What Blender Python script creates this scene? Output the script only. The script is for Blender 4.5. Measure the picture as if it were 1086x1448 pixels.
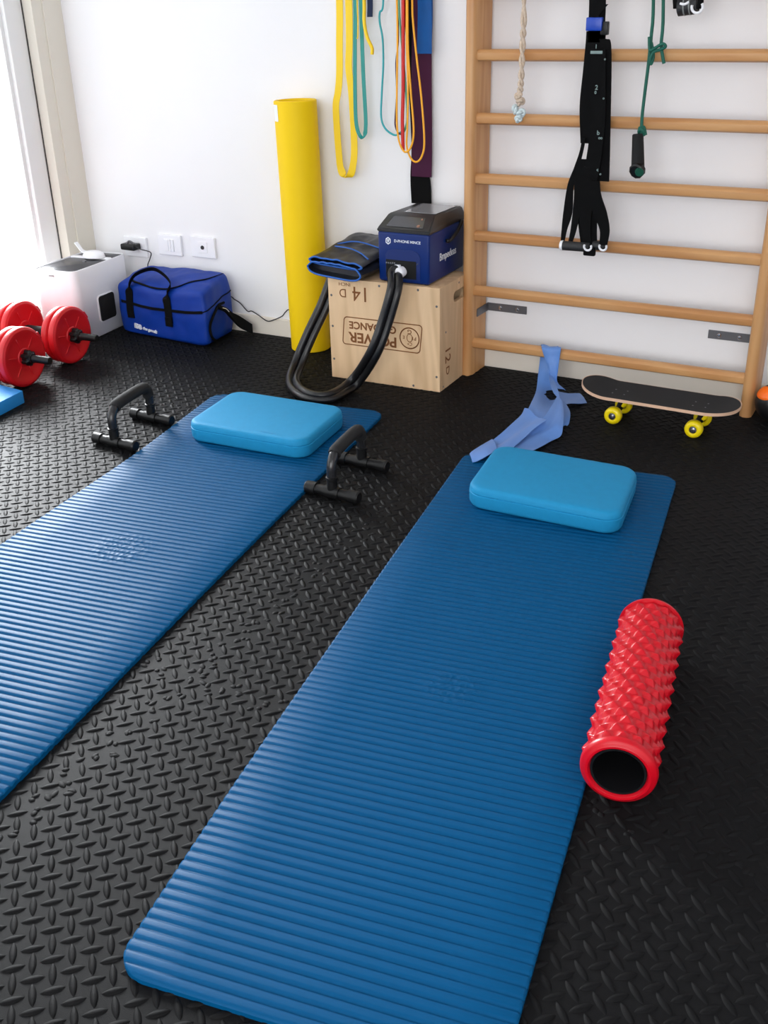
import bpy, bmesh, math, random
from mathutils import Vector, Matrix, noise
random.seed(7)
for o in list(bpy.data.objects): bpy.data.objects.remove(o)
S = bpy.context.scene
COL = S.collection
PI = math.pi
def V(*a): return Vector(a)

# ------------------------------------------------------------------ camera
FPX, PITCH, ROLL, YAW = 1463.26, 0.459767, -0.024532, 0.507591
CAM = V(0.31564, -3.38851, 1.21710)
FW = V(-math.sin(YAW)*math.cos(PITCH), math.cos(YAW)*math.cos(PITCH), -math.sin(PITCH))
_r = V(math.cos(YAW), math.sin(YAW), 0); _u = _r.cross(FW)
RT = _r*math.cos(ROLL) + _u*math.sin(ROLL); UP = -_r*math.sin(ROLL) + _u*math.cos(ROLL)
cd = bpy.data.cameras.new('camera'); cam = bpy.data.objects.new('camera', cd); COL.objects.link(cam)
cd.sensor_fit = 'VERTICAL'; cd.sensor_height = 36; cd.lens = FPX/1448*36; cd.clip_start = .02
M = Matrix((RT, UP, -FW)).transposed().to_4x4(); M.translation = CAM
cam.matrix_world = M
S.camera = cam

# ------------------------------------------------------------------ light
WORLD_STRENGTH = 2.1
w = bpy.data.worlds.new('sky'); S.world = w; w.use_nodes = True
nt = w.node_tree; bg = nt.nodes['Background']
bg.inputs[0].default_value = (0.93, 0.97, 1.0, 1); bg.inputs[1].default_value = WORLD_STRENGTH
def area(name, loc, rot, sx, sy, power, col=(1,1,1), portal=False, spread=PI):
    l = bpy.data.lights.new(name, 'AREA'); l.shape = 'RECTANGLE'; l.size = sx; l.size_y = sy
    l.energy = power; l.color = col; l.spread = spread
    if portal: l.cycles.is_portal = True
    o = bpy.data.objects.new(name, l); COL.objects.link(o); o.location = loc; o.rotation_euler = rot
    return o
# daylight through the tall window on the left (light comes from outside the glass)
area('window_portal', (-3.12, -2.2, 1.25), (0, -PI/2, 0), 2.3, 4.1, 1, portal=True)
area('near_window_portal', (0.3, -5.45, 1.475), (PI/2, 0, 0), 3.4, 1.95, 1, portal=True)
area('daylight_behind', (0.3, -6.0, 1.6), (PI/2, 0, 0), 4.0, 2.4, 125)
# added area lamp outside, back left, to put sheen on the left mat
def aim(o, target):
    o.rotation_euler = (Vector(target)-o.location).to_track_quat('-Z', 'Y').to_euler()
aim(area('sheen_lamp', (-4.9, 1.05, 1.9), (0,0,0), 2.0, 1.8, 1000, (0.95, 0.98, 1.0)), (-1.7, -2.0, 0))
S.view_settings.view_transform = 'Standard'; S.view_settings.look = 'None'
S.view_settings.exposure = 0.0; S.view_settings.gamma = 1; S.view_settings.use_curve_mapping = False

# ------------------------------------------------------------------ materials
def lin(c):
    c /= 255.
    return c/12.92 if c <= .04045 else ((c+.055)/1.055)**2.4
def rgb(r, g, b): return (lin(r), lin(g), lin(b), 1)
MATS = {}
def mat(name, col, rough=.5, metal=0, spec=.5, bump=0, bscale=200, var=0, vscale=8, stretch=None, sheen=0, coat=0, sub=0):
    if name in MATS: return MATS[name]
    m = bpy.data.materials.new(name); m.use_nodes = True; MATS[name] = m
    n = m.node_tree.nodes; L = m.node_tree.links; p = n['Principled BSDF']
    p.inputs['Base Color'].default_value = col; p.inputs['Roughness'].default_value = rough
    p.inputs['Metallic'].default_value = metal; p.inputs['Specular IOR Level'].default_value = spec
    p.inputs['Sheen Weight'].default_value = sheen; p.inputs['Coat Weight'].default_value = coat
    tc = n.new('ShaderNodeTexCoord'); mp = n.new('ShaderNodeMapping'); L.new(tc.outputs['Object'], mp.inputs['Vector'])
    if stretch: mp.inputs['Scale'].default_value = stretch
    if var:
        t = n.new('ShaderNodeTexNoise'); t.inputs['Scale'].default_value = vscale; t.inputs['Detail'].default_value = 5
        L.new(mp.outputs[0], t.inputs['Vector'])
        r = n.new('ShaderNodeMapRange'); r.inputs[1].default_value = .3; r.inputs[2].default_value = .7
        r.inputs[3].default_value = 1-var; r.inputs[4].default_value = 1+var; L.new(t.outputs[0], r.inputs[0])
        mx = n.new('ShaderNodeVectorMath'); mx.operation = 'SCALE'; mx.inputs[0].default_value = col[:3]
        L.new(r.outputs[0], mx.inputs['Scale']); L.new(mx.outputs[0], p.inputs['Base Color'])
    if bump:
        t = n.new('ShaderNodeTexNoise'); t.inputs['Scale'].default_value = bscale; t.inputs['Detail'].default_value = 3
        L.new(mp.outputs[0], t.inputs['Vector'])
        b = n.new('ShaderNodeBump'); b.inputs['Strength'].default_value = bump; b.inputs['Distance'].default_value = .002
        L.new(t.outputs[0], b.inputs['Height']); L.new(b.outputs[0], p.inputs['Normal'])
    return m
def wood(name, c1, c2, axis='X', rough=.45, ring=9., fine=60.):
    m = bpy.data.materials.new(name); m.use_nodes = True
    n = m.node_tree.nodes; L = m.node_tree.links; p = n['Principled BSDF']
    tc = n.new('ShaderNodeTexCoord'); mp = n.new('ShaderNodeMapping'); L.new(tc.outputs['Object'], mp.inputs['Vector'])
    st = {'X': (.12, 1, 1), 'Z': (1, 1, .12)}[axis]; mp.inputs['Scale'].default_value = st
    t = n.new('ShaderNodeTexNoise'); t.inputs['Scale'].default_value = ring; t.inputs['Detail'].default_value = 2; t.inputs['Distortion'].default_value = 1.2
    t2 = n.new('ShaderNodeTexNoise'); t2.inputs['Scale'].default_value = fine; t2.inputs['Detail'].default_value = 6
    L.new(mp.outputs[0], t.inputs['Vector']); L.new(mp.outputs[0], t2.inputs['Vector'])
    wv = n.new('ShaderNodeMath'); wv.operation = 'MULTIPLY'; wv.inputs[1].default_value = 34; L.new(t.outputs[0], wv.inputs[0])
    sn = n.new('ShaderNodeMath'); sn.operation = 'SINE'; L.new(wv.outputs[0], sn.inputs[0])
    a = n.new('ShaderNodeMath'); a.operation = 'MULTIPLY_ADD'; a.inputs[1].default_value = .22; a.inputs[2].default_value = .2; L.new(sn.outputs[0], a.inputs[0])
    b = n.new('ShaderNodeMath'); b.operation = 'MULTIPLY_ADD'; b.inputs[1].default_value = .55; L.new(t2.outputs[0], b.inputs[0]); L.new(a.outputs[0], b.inputs[2])
    cr = n.new('ShaderNodeValToRGB'); cr.color_ramp.elements[0].color = c1; cr.color_ramp.elements[0].position = .1
    cr.color_ramp.elements[1].color = c2; cr.color_ramp.elements[1].position = .95
    L.new(b.outputs[0], cr.inputs[0]); L.new(cr.outputs[0], p.inputs['Base Color'])
    p.inputs['Roughness'].default_value = rough
    return m
M_WALL = mat('wall_paint', rgb(238,237,239), .75, bump=.15, bscale=160, var=.01, vscale=3)
M_CEIL = mat('ceiling_paint', rgb(240,240,240), .8)
M_BASE = mat('skirting_paint', rgb(232,224,212), .5)
M_PVC = mat('white_frame', rgb(238,238,238), .35)
M_RUBBER = mat('black_rubber', rgb(20,20,21), .5, spec=.06, bump=.35, bscale=900, var=.12, vscale=30)
M_MATR = None
M_PILL = mat('cyan_foam', rgb(28,134,182), .62, spec=.2, bump=.25, bscale=500, var=.03, vscale=60)
M_BLACK = mat('black_plastic', rgb(14,14,15), .42, spec=.35)
M_BLACKM = mat('black_foam', rgb(16,16,17), .85, bump=.3, bscale=700)
M_STRAP = mat('black_webbing', rgb(6,6,7), .85, spec=.15, bump=.3, bscale=900)
M_RED = mat('red_plastic', rgb(196,18,28), .42, bump=.05)
M_REDR = mat('red_foam', rgb(190,8,28), .3, spec=.35, var=.03, vscale=40)
M_YEL = mat('yellow_foam', rgb(244,204,0), .6, spec=.3)
M_YBAND = mat('yellow_latex', rgb(246,206,20), .5)
M_OBAND = mat('orange_latex', rgb(244,172,24), .45)
M_TEAL = mat('teal_latex', rgb(30,140,132), .45)
M_CYAN = mat('aqua_latex', rgb(40,165,172), .4)
M_GREEN = mat('mint_latex', rgb(92,176,142), .4)
M_REDB = mat('red_latex', rgb(206,26,22), .4)
M_NAVYB = mat('purple_latex', rgb(74,26,56), .4)
M_NAVY = mat('navy_web', rgb(28,44,82), .7)
M_MAROON = mat('maroon_latex', rgb(62,12,48), .5, spec=.2, var=.05)
M_BLUEB = mat('blue_latex', rgb(0,80,150), .4, spec=.25, var=.1, vscale=20)
M_LBLUE = mat('pale_blue_latex', rgb(92,136,204), .5, var=.04, vscale=12, sheen=.1)
M_BAG = mat('blue_nylon', rgb(0,50,144), .55, spec=.3, bump=.5, bscale=14, var=.05, vscale=30)
M_DEV = mat('blue_shell', rgb(0,36,102), .38, spec=.3)
M_DEVD = mat('dark_panel', rgb(38,38,40), .3)
M_SCREEN = mat('grey_screen', rgb(72,72,76), .12)
M_LID = mat('smoky_lid', rgb(74,74,78), .3, spec=.2)
M_WHITE = mat('white_plastic', rgb(240,240,244), .3)
M_WPRINT = mat('white_print', rgb(235,238,245), .5)
M_GPRINT = mat('grey_print', rgb(120,140,138), .5)
M_STEEL = mat('grey_steel', rgb(110,110,114), .42, metal=.6)
M_CHROME = mat('bright_steel', rgb(200,200,205), .25, metal=1)
M_BURN = mat('burnt_engraving', rgb(124,74,34), .8)
M_PLY = wood('birch_ply', rgb(232,198,158), rgb(198,162,122), 'Z', .6, 4.5, 40)
M_OAK = wood('varnished_beech', rgb(182,126,76), rgb(208,160,108), 'X', .38, 4, 50)
M_OAKZ = wood('varnished_beech_upright', rgb(182,126,76), rgb(206,158,106), 'Z', .38, 4, 50)
M_GRIP = mat('grip_tape', rgb(26,26,28), .95, bump=.5, bscale=1500)
M_MAPLE = mat('maple_edge', rgb(216,178,150), .5, var=.05)
M_WHEEL = mat('yellow_urethane', rgb(240,214,10), .35)
M_ORANGE = mat('orange_plastic', rgb(250,110,20), .35)
M_BLUEFOAM = mat('blue_foam', rgb(26,132,206), .6, bump=.1)
M_ROPE = mat('beige_rope', rgb(206,186,166), .8, bump=.8, bscale=400, var=.15, vscale=200)
M_ROPEW = mat('pale_rope', rgb(205,218,220), .8, bump=.8, bscale=400)
M_CORDG = mat('green_cord', rgb(10,92,76), .6, bump=.5, bscale=600)
M_BOOT = mat('charcoal_nylon', rgb(28,30,38), .42, bump=.9, bscale=26, var=.1)
M_PIPE = mat('blue_piping', rgb(22,88,172), .5)
M_HOSE = mat('black_hose', rgb(20,20,22), .36)
M_CABLE = mat('dark_cable', rgb(40,40,42), .5)
M_ENGINE = mat('black_gap', rgb(8,8,8), .9)

def glass_mat():
    m = bpy.data.materials.new('window_glass'); m.use_nodes = True
    n = m.node_tree.nodes; L = m.node_tree.links; n.remove(n['Principled BSDF'])
    t = n.new('ShaderNodeBsdfTransparent'); g = n.new('ShaderNodeBsdfGlossy'); g.inputs['Roughness'].default_value = .01
    mx = n.new('ShaderNodeMixShader'); mx.inputs[0].default_value = .05; L.new(t.outputs[0], mx.inputs[1]); L.new(g.outputs[0], mx.inputs[2])
    L.new(mx.outputs[0], n['Material Output'].inputs[0]); return m
M_GLASS = glass_mat()

def foam_mat(name, col, patches):
    """ribbed foam of the exercise mats; the worn patches are a relief with a shape of their own"""
    m = bpy.data.materials.new(name); m.use_nodes = True
    n = m.node_tree.nodes; L = m.node_tree.links; p = n['Principled BSDF']
    p.inputs['Base Color'].default_value = col; p.inputs['Roughness'].default_value = .5; p.inputs['Specular IOR Level'].default_value = .09
    tc = n.new('ShaderNodeTexCoord')
    t = n.new('ShaderNodeTexNoise'); t.inputs['Scale'].default_value = 700; L.new(tc.outputs['Object'], t.inputs['Vector'])
    v = n.new('ShaderNodeTexVoronoi'); v.inputs['Scale'].default_value = 95; L.new(tc.outputs['Object'], v.inputs['Vector'])
    acc = None
    for (x, y, r) in patches:
        d = n.new('ShaderNodeVectorMath'); d.operation = 'DISTANCE'; d.inputs[1].default_value = (x, y, .012); L.new(tc.outputs['Object'], d.inputs[0])
        mr = n.new('ShaderNodeMapRange'); mr.inputs[1].default_value = r*.6; mr.inputs[2].default_value = r; mr.inputs[3].default_value = 1; mr.inputs[4].default_value = 0
        L.new(d.outputs['Value'], mr.inputs[0])
        if acc is None: acc = mr.outputs[0]
        else:
            a = n.new('ShaderNodeMath'); a.operation = 'ADD'; L.new(acc, a.inputs[0]); L.new(mr.outputs[0], a.inputs[1]); acc = a.outputs[0]
    q = n.new('ShaderNodeMath'); q.operation = 'MULTIPLY'; L.new(v.outputs['Distance'], q.inputs[0]); L.new(acc, q.inputs[1])
    s = n.new('ShaderNodeMath'); s.operation = 'MULTIPLY_ADD'; s.inputs[1].default_value = .12; L.new(t.outputs[0], s.inputs[0]); L.new(q.outputs[0], s.inputs[2])
    b = n.new('ShaderNodeBump'); b.inputs['Strength'].default_value = .7; b.inputs['Distance'].default_value = .0022
    L.new(s.outputs[0], b.inputs['Height']); L.new(b.outputs[0], p.inputs['Normal'])
    return m

# ------------------------------------------------------------------ helpers
def at(x, y, axis, val):
    """pixel of the photograph -> point where its ray meets the plane axis = val"""
    d = FW + RT*((x-543)/FPX) - UP*((y-724)/FPX)
    return CAM + d*((val-CAM[axis])/d[axis])
def fl(x, y, z=0.): return at(x, y, 2, z)
def wl(x, y, Y=0.): return at(x, y, 1, Y)

def link(name, me, m, parent=None, smooth=False):
    o = bpy.data.objects.new(name, me); COL.objects.link(o)
    if m is not None:
        for k in (m if isinstance(m, (list, tuple)) else [m]): me.materials.append(k)
    if smooth: me.polygons.foreach_set('use_smooth', [True]*len(me.polygons))
    if parent: o.parent = parent; o.matrix_parent_inverse = parent.matrix_basis.inverted()
    return o
def obj(name, bm, m, parent=None, smooth=False):
    me = bpy.data.meshes.new(name); bmesh.ops.recalc_face_normals(bm, faces=bm.faces); bm.to_mesh(me); bm.free()
    return link(name, me, m, parent, smooth)
def autosmooth(o, deg=35):
    me = o.data; me.polygons.foreach_set('use_smooth', [True]*len(me.polygons))
    bm = bmesh.new(); bm.from_mesh(me)
    for e in bm.edges:
        if len(e.link_faces) == 2 and e.calc_face_angle(0) > math.radians(deg): e.smooth = False
    bm.to_mesh(me); bm.free()
    return o
def thing(name, label, cat, loc=(0,0,0), group=None):
    o = bpy.data.objects.new(name, None); COL.objects.link(o); o.location = loc
    o.empty_display_size = .05; o['label'] = label; o['category'] = cat
    if group: o['group'] = group
    return o
def tag(o, label, cat, group=None):
    o['label'] = label; o['category'] = cat
    if group: o['group'] = group
    return o
def structure(o): o['kind'] = 'structure'; return o

def pieces(o):
    """every loose piece of a mesh becomes a part of its own"""
    bm = bmesh.new(); bm.from_mesh(o.data); todo = set(bm.verts); groups = []
    while todo:
        st = [todo.pop()]; g = {st[0]}
        while st:
            for e in st.pop().link_edges:
                for q in e.verts:
                    if q in todo: todo.discard(q); g.add(q); st.append(q)
        groups.append({q.index for q in g})
    groups.sort(key=min); bm.free(); out = []
    for g in groups:
        b = bmesh.new(); b.from_mesh(o.data); bmesh.ops.delete(b, geom=[q for q in b.verts if q.index not in g], context='VERTS')
        me = bpy.data.meshes.new(o.name.split('.')[0]); b.to_mesh(me); b.free(); me.materials.append(o.data.materials[0])
        c = bpy.data.objects.new(o.name.split('.')[0], me); COL.objects.link(c); c.parent = o.parent; c.matrix_parent_inverse = o.matrix_parent_inverse; out.append(c)
    bpy.data.objects.remove(o); return out
def hexa(bm, P, bevel=0, seg=2):
    """8 points: bottom 4 (ccw) then top 4"""
    vs = [bm.verts.new(p) for p in P]
    F = [(3,2,1,0), (4,5,6,7), (0,1,5,4), (1,2,6,5), (2,3,7,6), (3,0,4,7)]
    fs = [bm.faces.new([vs[i] for i in f]) for f in F]
    if bevel:
        es = list({e for f in fs for e in f.edges})
        bmesh.ops.bevel(bm, geom=es, offset=bevel, segments=seg, profile=.5, affect='EDGES')
def box(bm, x0, x1, y0, y1, z0, z1, bevel=0, seg=2, mtx=None):
    P = [(x0,y0,z0),(x1,y0,z0),(x1,y1,z0),(x0,y1,z0),(x0,y0,z1),(x1,y0,z1),(x1,y1,z1),(x0,y1,z1)]
    P = [Vector(p) for p in P]
    if mtx: P = [mtx @ p for p in P]
    b2 = bmesh.new(); hexa(b2, P, bevel, seg); me = bpy.data.meshes.new('t'); b2.to_mesh(me); b2.free(); bm.from_mesh(me); bpy.data.meshes.remove(me)
def spline(pts, n=8):
    pts = [Vector(p) for p in pts]
    if len(pts) < 3: return pts
    out = []
    for i in range(len(pts)-1):
        p0 = pts[i-1] if i else pts[0]*2-pts[1]; p1 = pts[i]; p2 = pts[i+1]; p3 = pts[i+2] if i+2 < len(pts) else pts[-1]*2-pts[-2]
        for k in range(n):
            t = k/n
            out.append(.5*((2*p1)+(-p0+p2)*t+(2*p0-5*p1+4*p2-p3)*t*t+(-p0+3*p1-3*p2+p3)*t**3))
    out.append(pts[-1]); return out
def tube(bm, pts, r, seg=12, n=8, caps=True, smooth_path=True, rf=None, closed=False):
    P = spline(pts, n) if smooth_path else [Vector(p) for p in pts]
    up = None; rings = []
    for i, p in enumerate(P):
        d = (P[min(i+1, len(P)-1)]-P[max(i-1, 0)]).normalized()
        if up is None: up = d.orthogonal().normalized()
        up = (up - d*up.dot(d)).normalized(); s = d.cross(up)
        rr = rf(i/(len(P)-1)) if rf else r
        rings.append([bm.verts.new(p+(up*math.cos(a)+s*math.sin(a))*rr) for a in [2*PI*k/seg for k in range(seg)]])
    for a, b in zip(rings, rings[1:]):
        for k in range(seg): bm.faces.new((a[k], a[(k+1)%seg], b[(k+1)%seg], b[k]))
    if closed:
        a, b = rings[-1], rings[0]
        for k in range(seg): bm.faces.new((a[k], a[(k+1)%seg], b[(k+1)%seg], b[k]))
    elif caps: bm.faces.new(rings[0][::-1]); bm.faces.new(rings[-1])
def lathe(bm, prof, A, axis, seg=48, ang=None):
    """profile [(distance along axis, radius)] revolved round the axis through A"""
    ax = Vector(axis).normalized(); u = ax.orthogonal().normalized(); v = ax.cross(u); A = Vector(A)
    rings = []
    for (t, r) in prof:
        if r < 1e-6: rings.append([bm.verts.new(A+ax*t)]); continue
        rings.append([bm.verts.new(A+ax*t+(u*math.cos(2*PI*k/seg)+v*math.sin(2*PI*k/seg))*r) for k in range(seg)])
    for a, b in zip(rings, rings[1:]):
        if len(a) == 1 and len(b) == 1: continue
        for k in range(seg):
            j = (k+1) % seg
            if len(a) == 1: bm.faces.new((a[0], b[k], b[j]))
            elif len(b) == 1: bm.faces.new((a[k], a[j], b[0]))
            else: bm.faces.new((a[k], a[j], b[j], b[k]))
def ribbon(bm, pairs, thick=.0015, n=6, cross=4, bulge=None):
    """closed strip through cross sections (left point, right point)"""
    Lp = spline([a for a, b in pairs], n); Rp = spline([b for a, b in pairs], n)
    N = len(Lp); g = []
    for i in range(N):
        row = []
        for k in range(cross+1):
            s = k/cross; p = Lp[i].lerp(Rp[i], s)
            if bulge: p = p + bulge(i/(N-1), s)
            row.append(p)
        g.append(row)
    def nor(i, k):
        a = g[min(i+1, N-1)][k]-g[max(i-1, 0)][k]; b = g[i][min(k+1, cross)]-g[i][max(k-1, 0)]
        q = a.cross(b); return q.normalized() if q.length > 1e-9 else V(0,0,1)
    T = [[bm.verts.new(g[i][k]+nor(i,k)*thick/2) for k in range(cross+1)] for i in range(N)]
    B = [[bm.verts.new(g[i][k]-nor(i,k)*thick/2) for k in range(cross+1)] for i in range(N)]
    for i in range(N-1):
        for k in range(cross):
            bm.faces.new((T[i][k], T[i][k+1], T[i+1][k+1], T[i+1][k])); bm.faces.new((B[i][k], B[i+1][k], B[i+1][k+1], B[i][k+1]))
        bm.faces.new((T[i][0], T[i+1][0], B[i+1][0], B[i][0])); bm.faces.new((T[i][cross], B[i][cross], B[i+1][cross], T[i+1][cross]))
    for i in (0, N-1):
        for k in range(cross): bm.faces.new((T[i][k], T[i][k+1], B[i][k+1], B[i][k]))
def band(pts, width, wdir=(1,0,0), thick=.002, bm=None, n=6, cross=2):
    bm = bm or bmesh.new(); wd = Vector(wdir)
    W = width if isinstance(width, (list, tuple)) else [width]*len(pts)
    ribbon(bm, [(Vector(p)-wd*w_/2, Vector(p)+wd*w_/2) for p, w_ in zip(pts, W)], thick, n, cross); return bm
def rrect(w, h, r, n=8):
    P = []
    for cx, cy, a0 in ((w/2-r, -h/2+r, -PI/2), (w/2-r, h/2-r, 0), (-w/2+r, h/2-r, PI/2), (-w/2+r, -h/2+r, PI)):
        for k in range(n+1): a = a0+PI/2*k/n; P.append((cx+r*math.cos(a), cy+r*math.sin(a)))
    return P
def loft(bm, rings, cap=True):
    R = [[bm.verts.new(p) for p in r] for r in rings]; n = len(R[0])
    for a, b in zip(R, R[1:]):
        for k in range(n): bm.faces.new((a[k], a[(k+1)%n], b[(k+1)%n], b[k]))
    if cap: bm.faces.new(R[0][::-1]); bm.faces.new(R[-1])
def text_obj(name, body, size, m, mtx, parent, extrude=.0004, sx=1, bold=0, align='CENTER'):
    c = bpy.data.curves.new(name, 'FONT'); c.body = body; c.size = size; c.extrude = extrude; c.align_x = align; c.align_y = 'CENTER'; c.offset = bold
    t = bpy.data.objects.new('tmp_text', c); COL.objects.link(t); bpy.context.view_layer.update()
    me = bpy.data.meshes.new_from_object(t.evaluated_get(bpy.context.evaluated_depsgraph_get()))
    bpy.data.objects.remove(t); me.materials.clear()
    me.transform(mtx @ Matrix.Diagonal((sx, 1, 1, 1)))
    return link(name, me, m, parent)
def frame(origin, ex, ey):
    ex = Vector(ex).normalized(); ey = Vector(ey); ey = (ey-ex*ey.dot(ex)).normalized(); ez = ex.cross(ey)
    m = Matrix((ex, ey, ez)).transposed().to_4x4(); m.translation = Vector(origin); return m

# ------------------------------------------------------------------ setting
XW = -2.97; XR = 2.1; YB = -5.4; ZC = 2.6
def sbox(name, x0, x1, y0, y1, z0, z1, m):
    bm = bmesh.new(); box(bm, x0, x1, y0, y1, z0, z1); return structure(obj(name, bm, m))
P_ = .0385
def make_floor():
    bm = bmesh.new(); box(bm, XW-.2, XR+.1, YB-.1, .1, -.05, 0)
    me = bpy.data.meshes.new('floor'); bm.to_mesh(me); bm.free()
    verts = [tuple(v.co) for v in me.vertices]; faces = [tuple(p.vertices) for p in me.polygons]; bpy.data.meshes.remove(me)
    nb = len(faces)
    A, Bw, H = .0185, .0060, .0027
    prof = []
    for i in range(9):
        t = -1+2*i/8
        ww = Bw*(1-abs(t)**2.2)**.9; hh = H*(1-t*t)**.8
        prof.append((t*A, ww, hh))
    def grain(cx, cy, ang, sc=1., hs=1.):
        if ang < 0: sc *= 1.12
        c, s = math.cos(ang), math.sin(ang); b = len(verts)
        for (x, ww, hh) in prof[1:-1]:
            for q in (-1, -.62, 0, .62, 1):
                lx, ly, lz = x*sc, q*ww, (hh*(1-q*q)**.6 if abs(q) < 1 else -.0002)*hs
                verts.append((cx+c*lx-s*ly, cy+s*lx+c*ly, lz))
        verts.append((cx-c*A*sc, cy-s*A*sc, -.0002)); verts.append((cx+c*A*sc, cy+s*A*sc, -.0002))
        for i in range(6):
            for q in range(4):
                a = b+i*5+q; faces.append((a, a+5, a+6, a+1))
        e0, e1 = b+35, b+36
        for q in range(4): faces.append((e0, b+q, b+q+1)); faces.append((e1, b+30+q+1, b+30+q))
    i0, i1 = int(-2.96/P_)-1, int(1.7/P_); j0, j1 = int(-3.2/P_), 0
    for i in range(i0, i1):
        for j in range(j0, j1+1):
            for k, (ox, oy, a) in enumerate(((0, 0, -PI/4), (.5, .5, PI/4))):
                x = -.678+(i-round(-.678/P_)+ox)*P_; y = -2.5+(j+65+oy)*P_
                if not (XW+.02 < x < 1.7 and -3.2 < y < -.02): continue
                # seams of the interlocking tiles: the pattern is broken up there
                sy = y+2.08+.018*math.sin(x*60); sx = (x+.87)+.018*math.sin(y*60)
                seam = (abs(sy) < .016) or (abs(sx) < .016) or abs(sx-1.25) < .016 or abs(sx+1.25) < .016 or abs(sy-1.25) < .016
                if seam:
                    for q in range(2):
                        grain(x+random.uniform(-.008, .008), y+random.uniform(-.008, .008), a+random.uniform(-.7, .7), random.uniform(.3, .6), .8)
                else: grain(x, y, a+random.uniform(-.03, .03), 1, random.uniform(.92, 1.05))
    me = bpy.data.meshes.new('floor'); me.from_pydata(verts, [], faces); me.update()
    sm = [False]*nb+[True]*(len(faces)-nb); me.polygons.foreach_set('use_smooth', sm)
    return structure(link('floor', me, M_RUBBER))
make_floor()
sbox('wall_back', XW-.1, XR+.1, 0, .12, 0, ZC, M_WALL)
sbox('wall_right', XR, XR+.1, YB, 0, 0, ZC, M_WALL)
sbox('ceiling', XW-.1, XR+.1, YB-.1, .12, ZC, ZC+.1, M_CEIL)
# near wall (behind the camera) with a window of its own
bm = bmesh.new()
box(bm, XW-.1, -1.4, YB-.1, YB, 0, ZC); box(bm, 2.0, XR, YB-.1, YB, 0, ZC); box(bm, -1.4, 2.0, YB-.1, YB, 0, .5); box(bm, -1.4, 2.0, YB-.1, YB, 2.45, ZC)
structure(obj('wall_near', bm, M_WALL))
# left wall: solid beside the corner, low kerb, lintel, then the far end
bm = bmesh.new()
box(bm, XW-.10, XW, -.098, 0, 0, ZC)
box(bm, XW-.10, XW-.006, -.152, -.098, 0, ZC)
box(bm, XW-.10, XW, YB, -4.25, 0, ZC)
box(bm, XW-.10, XW, -4.25, -.152, 2.4, ZC)
box(bm, XW-.10, XW, -4.25, -.152, 0, .085)
structure(obj('wall_left', bm, mat('wall_paint_warm_shade', rgb(226,220,208), .7)))  # warm paint with the beige shade of the unlit side put into its colour
# window frame
bm = bmesh.new(); xf0, xf1 = XW-.10, XW-.055
box(bm, xf0, xf1, -.245, -.156, .085, 2.4, .003); box(bm, xf0, xf1, -2.26, -2.15, .085, 2.4, .003); box(bm, xf0, xf1, -4.246, -4.16, .085, 2.4, .003)
box(bm, xf0, xf1, -2.15, -.245, .085, .150, .003); box(bm, xf0, xf1, -4.16, -2.26, .085, .150, .003)
box(bm, xf0, xf1, -2.15, -.245, 2.33, 2.4, .003); box(bm, xf0, xf1, -4.16, -2.26, 2.33, 2.4, .003)
box(bm, xf0+.012, xf1-.018, -.262, -.245, .150, 2.33)
wf = structure(obj('window_1', bm, M_PVC))
bm = bmesh.new(); box(bm, xf0+.018, xf0+.024, -2.15, -.258, .150, 2.33); box(bm, xf0+.018, xf0+.024, -4.16, -2.26, .150, 2.33)
obj('pane', bm, M_GLASS, wf)
bm = bmesh.new(); box(bm, XW-.054, XW-.052, -.1565, -.1535, .09, 2.4); obj('seal', bm, M_CABLE, wf)
bm = bmesh.new(); box(bm, -1.4, 2.0, YB-.06, YB-.055, .5, 2.45); structure(obj('window_2', bm, M_GLASS))
# skirting
bm = bmesh.new(); box(bm, XW, XR, -.013, 0, 0, .072, .003); structure(obj('baseboard_back', bm, M_BASE))
bm = bmesh.new(); box(bm, XW, XW+.012, -.152, -.013, 0, .072); structure(obj('baseboard_left', bm, M_BASE))

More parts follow.
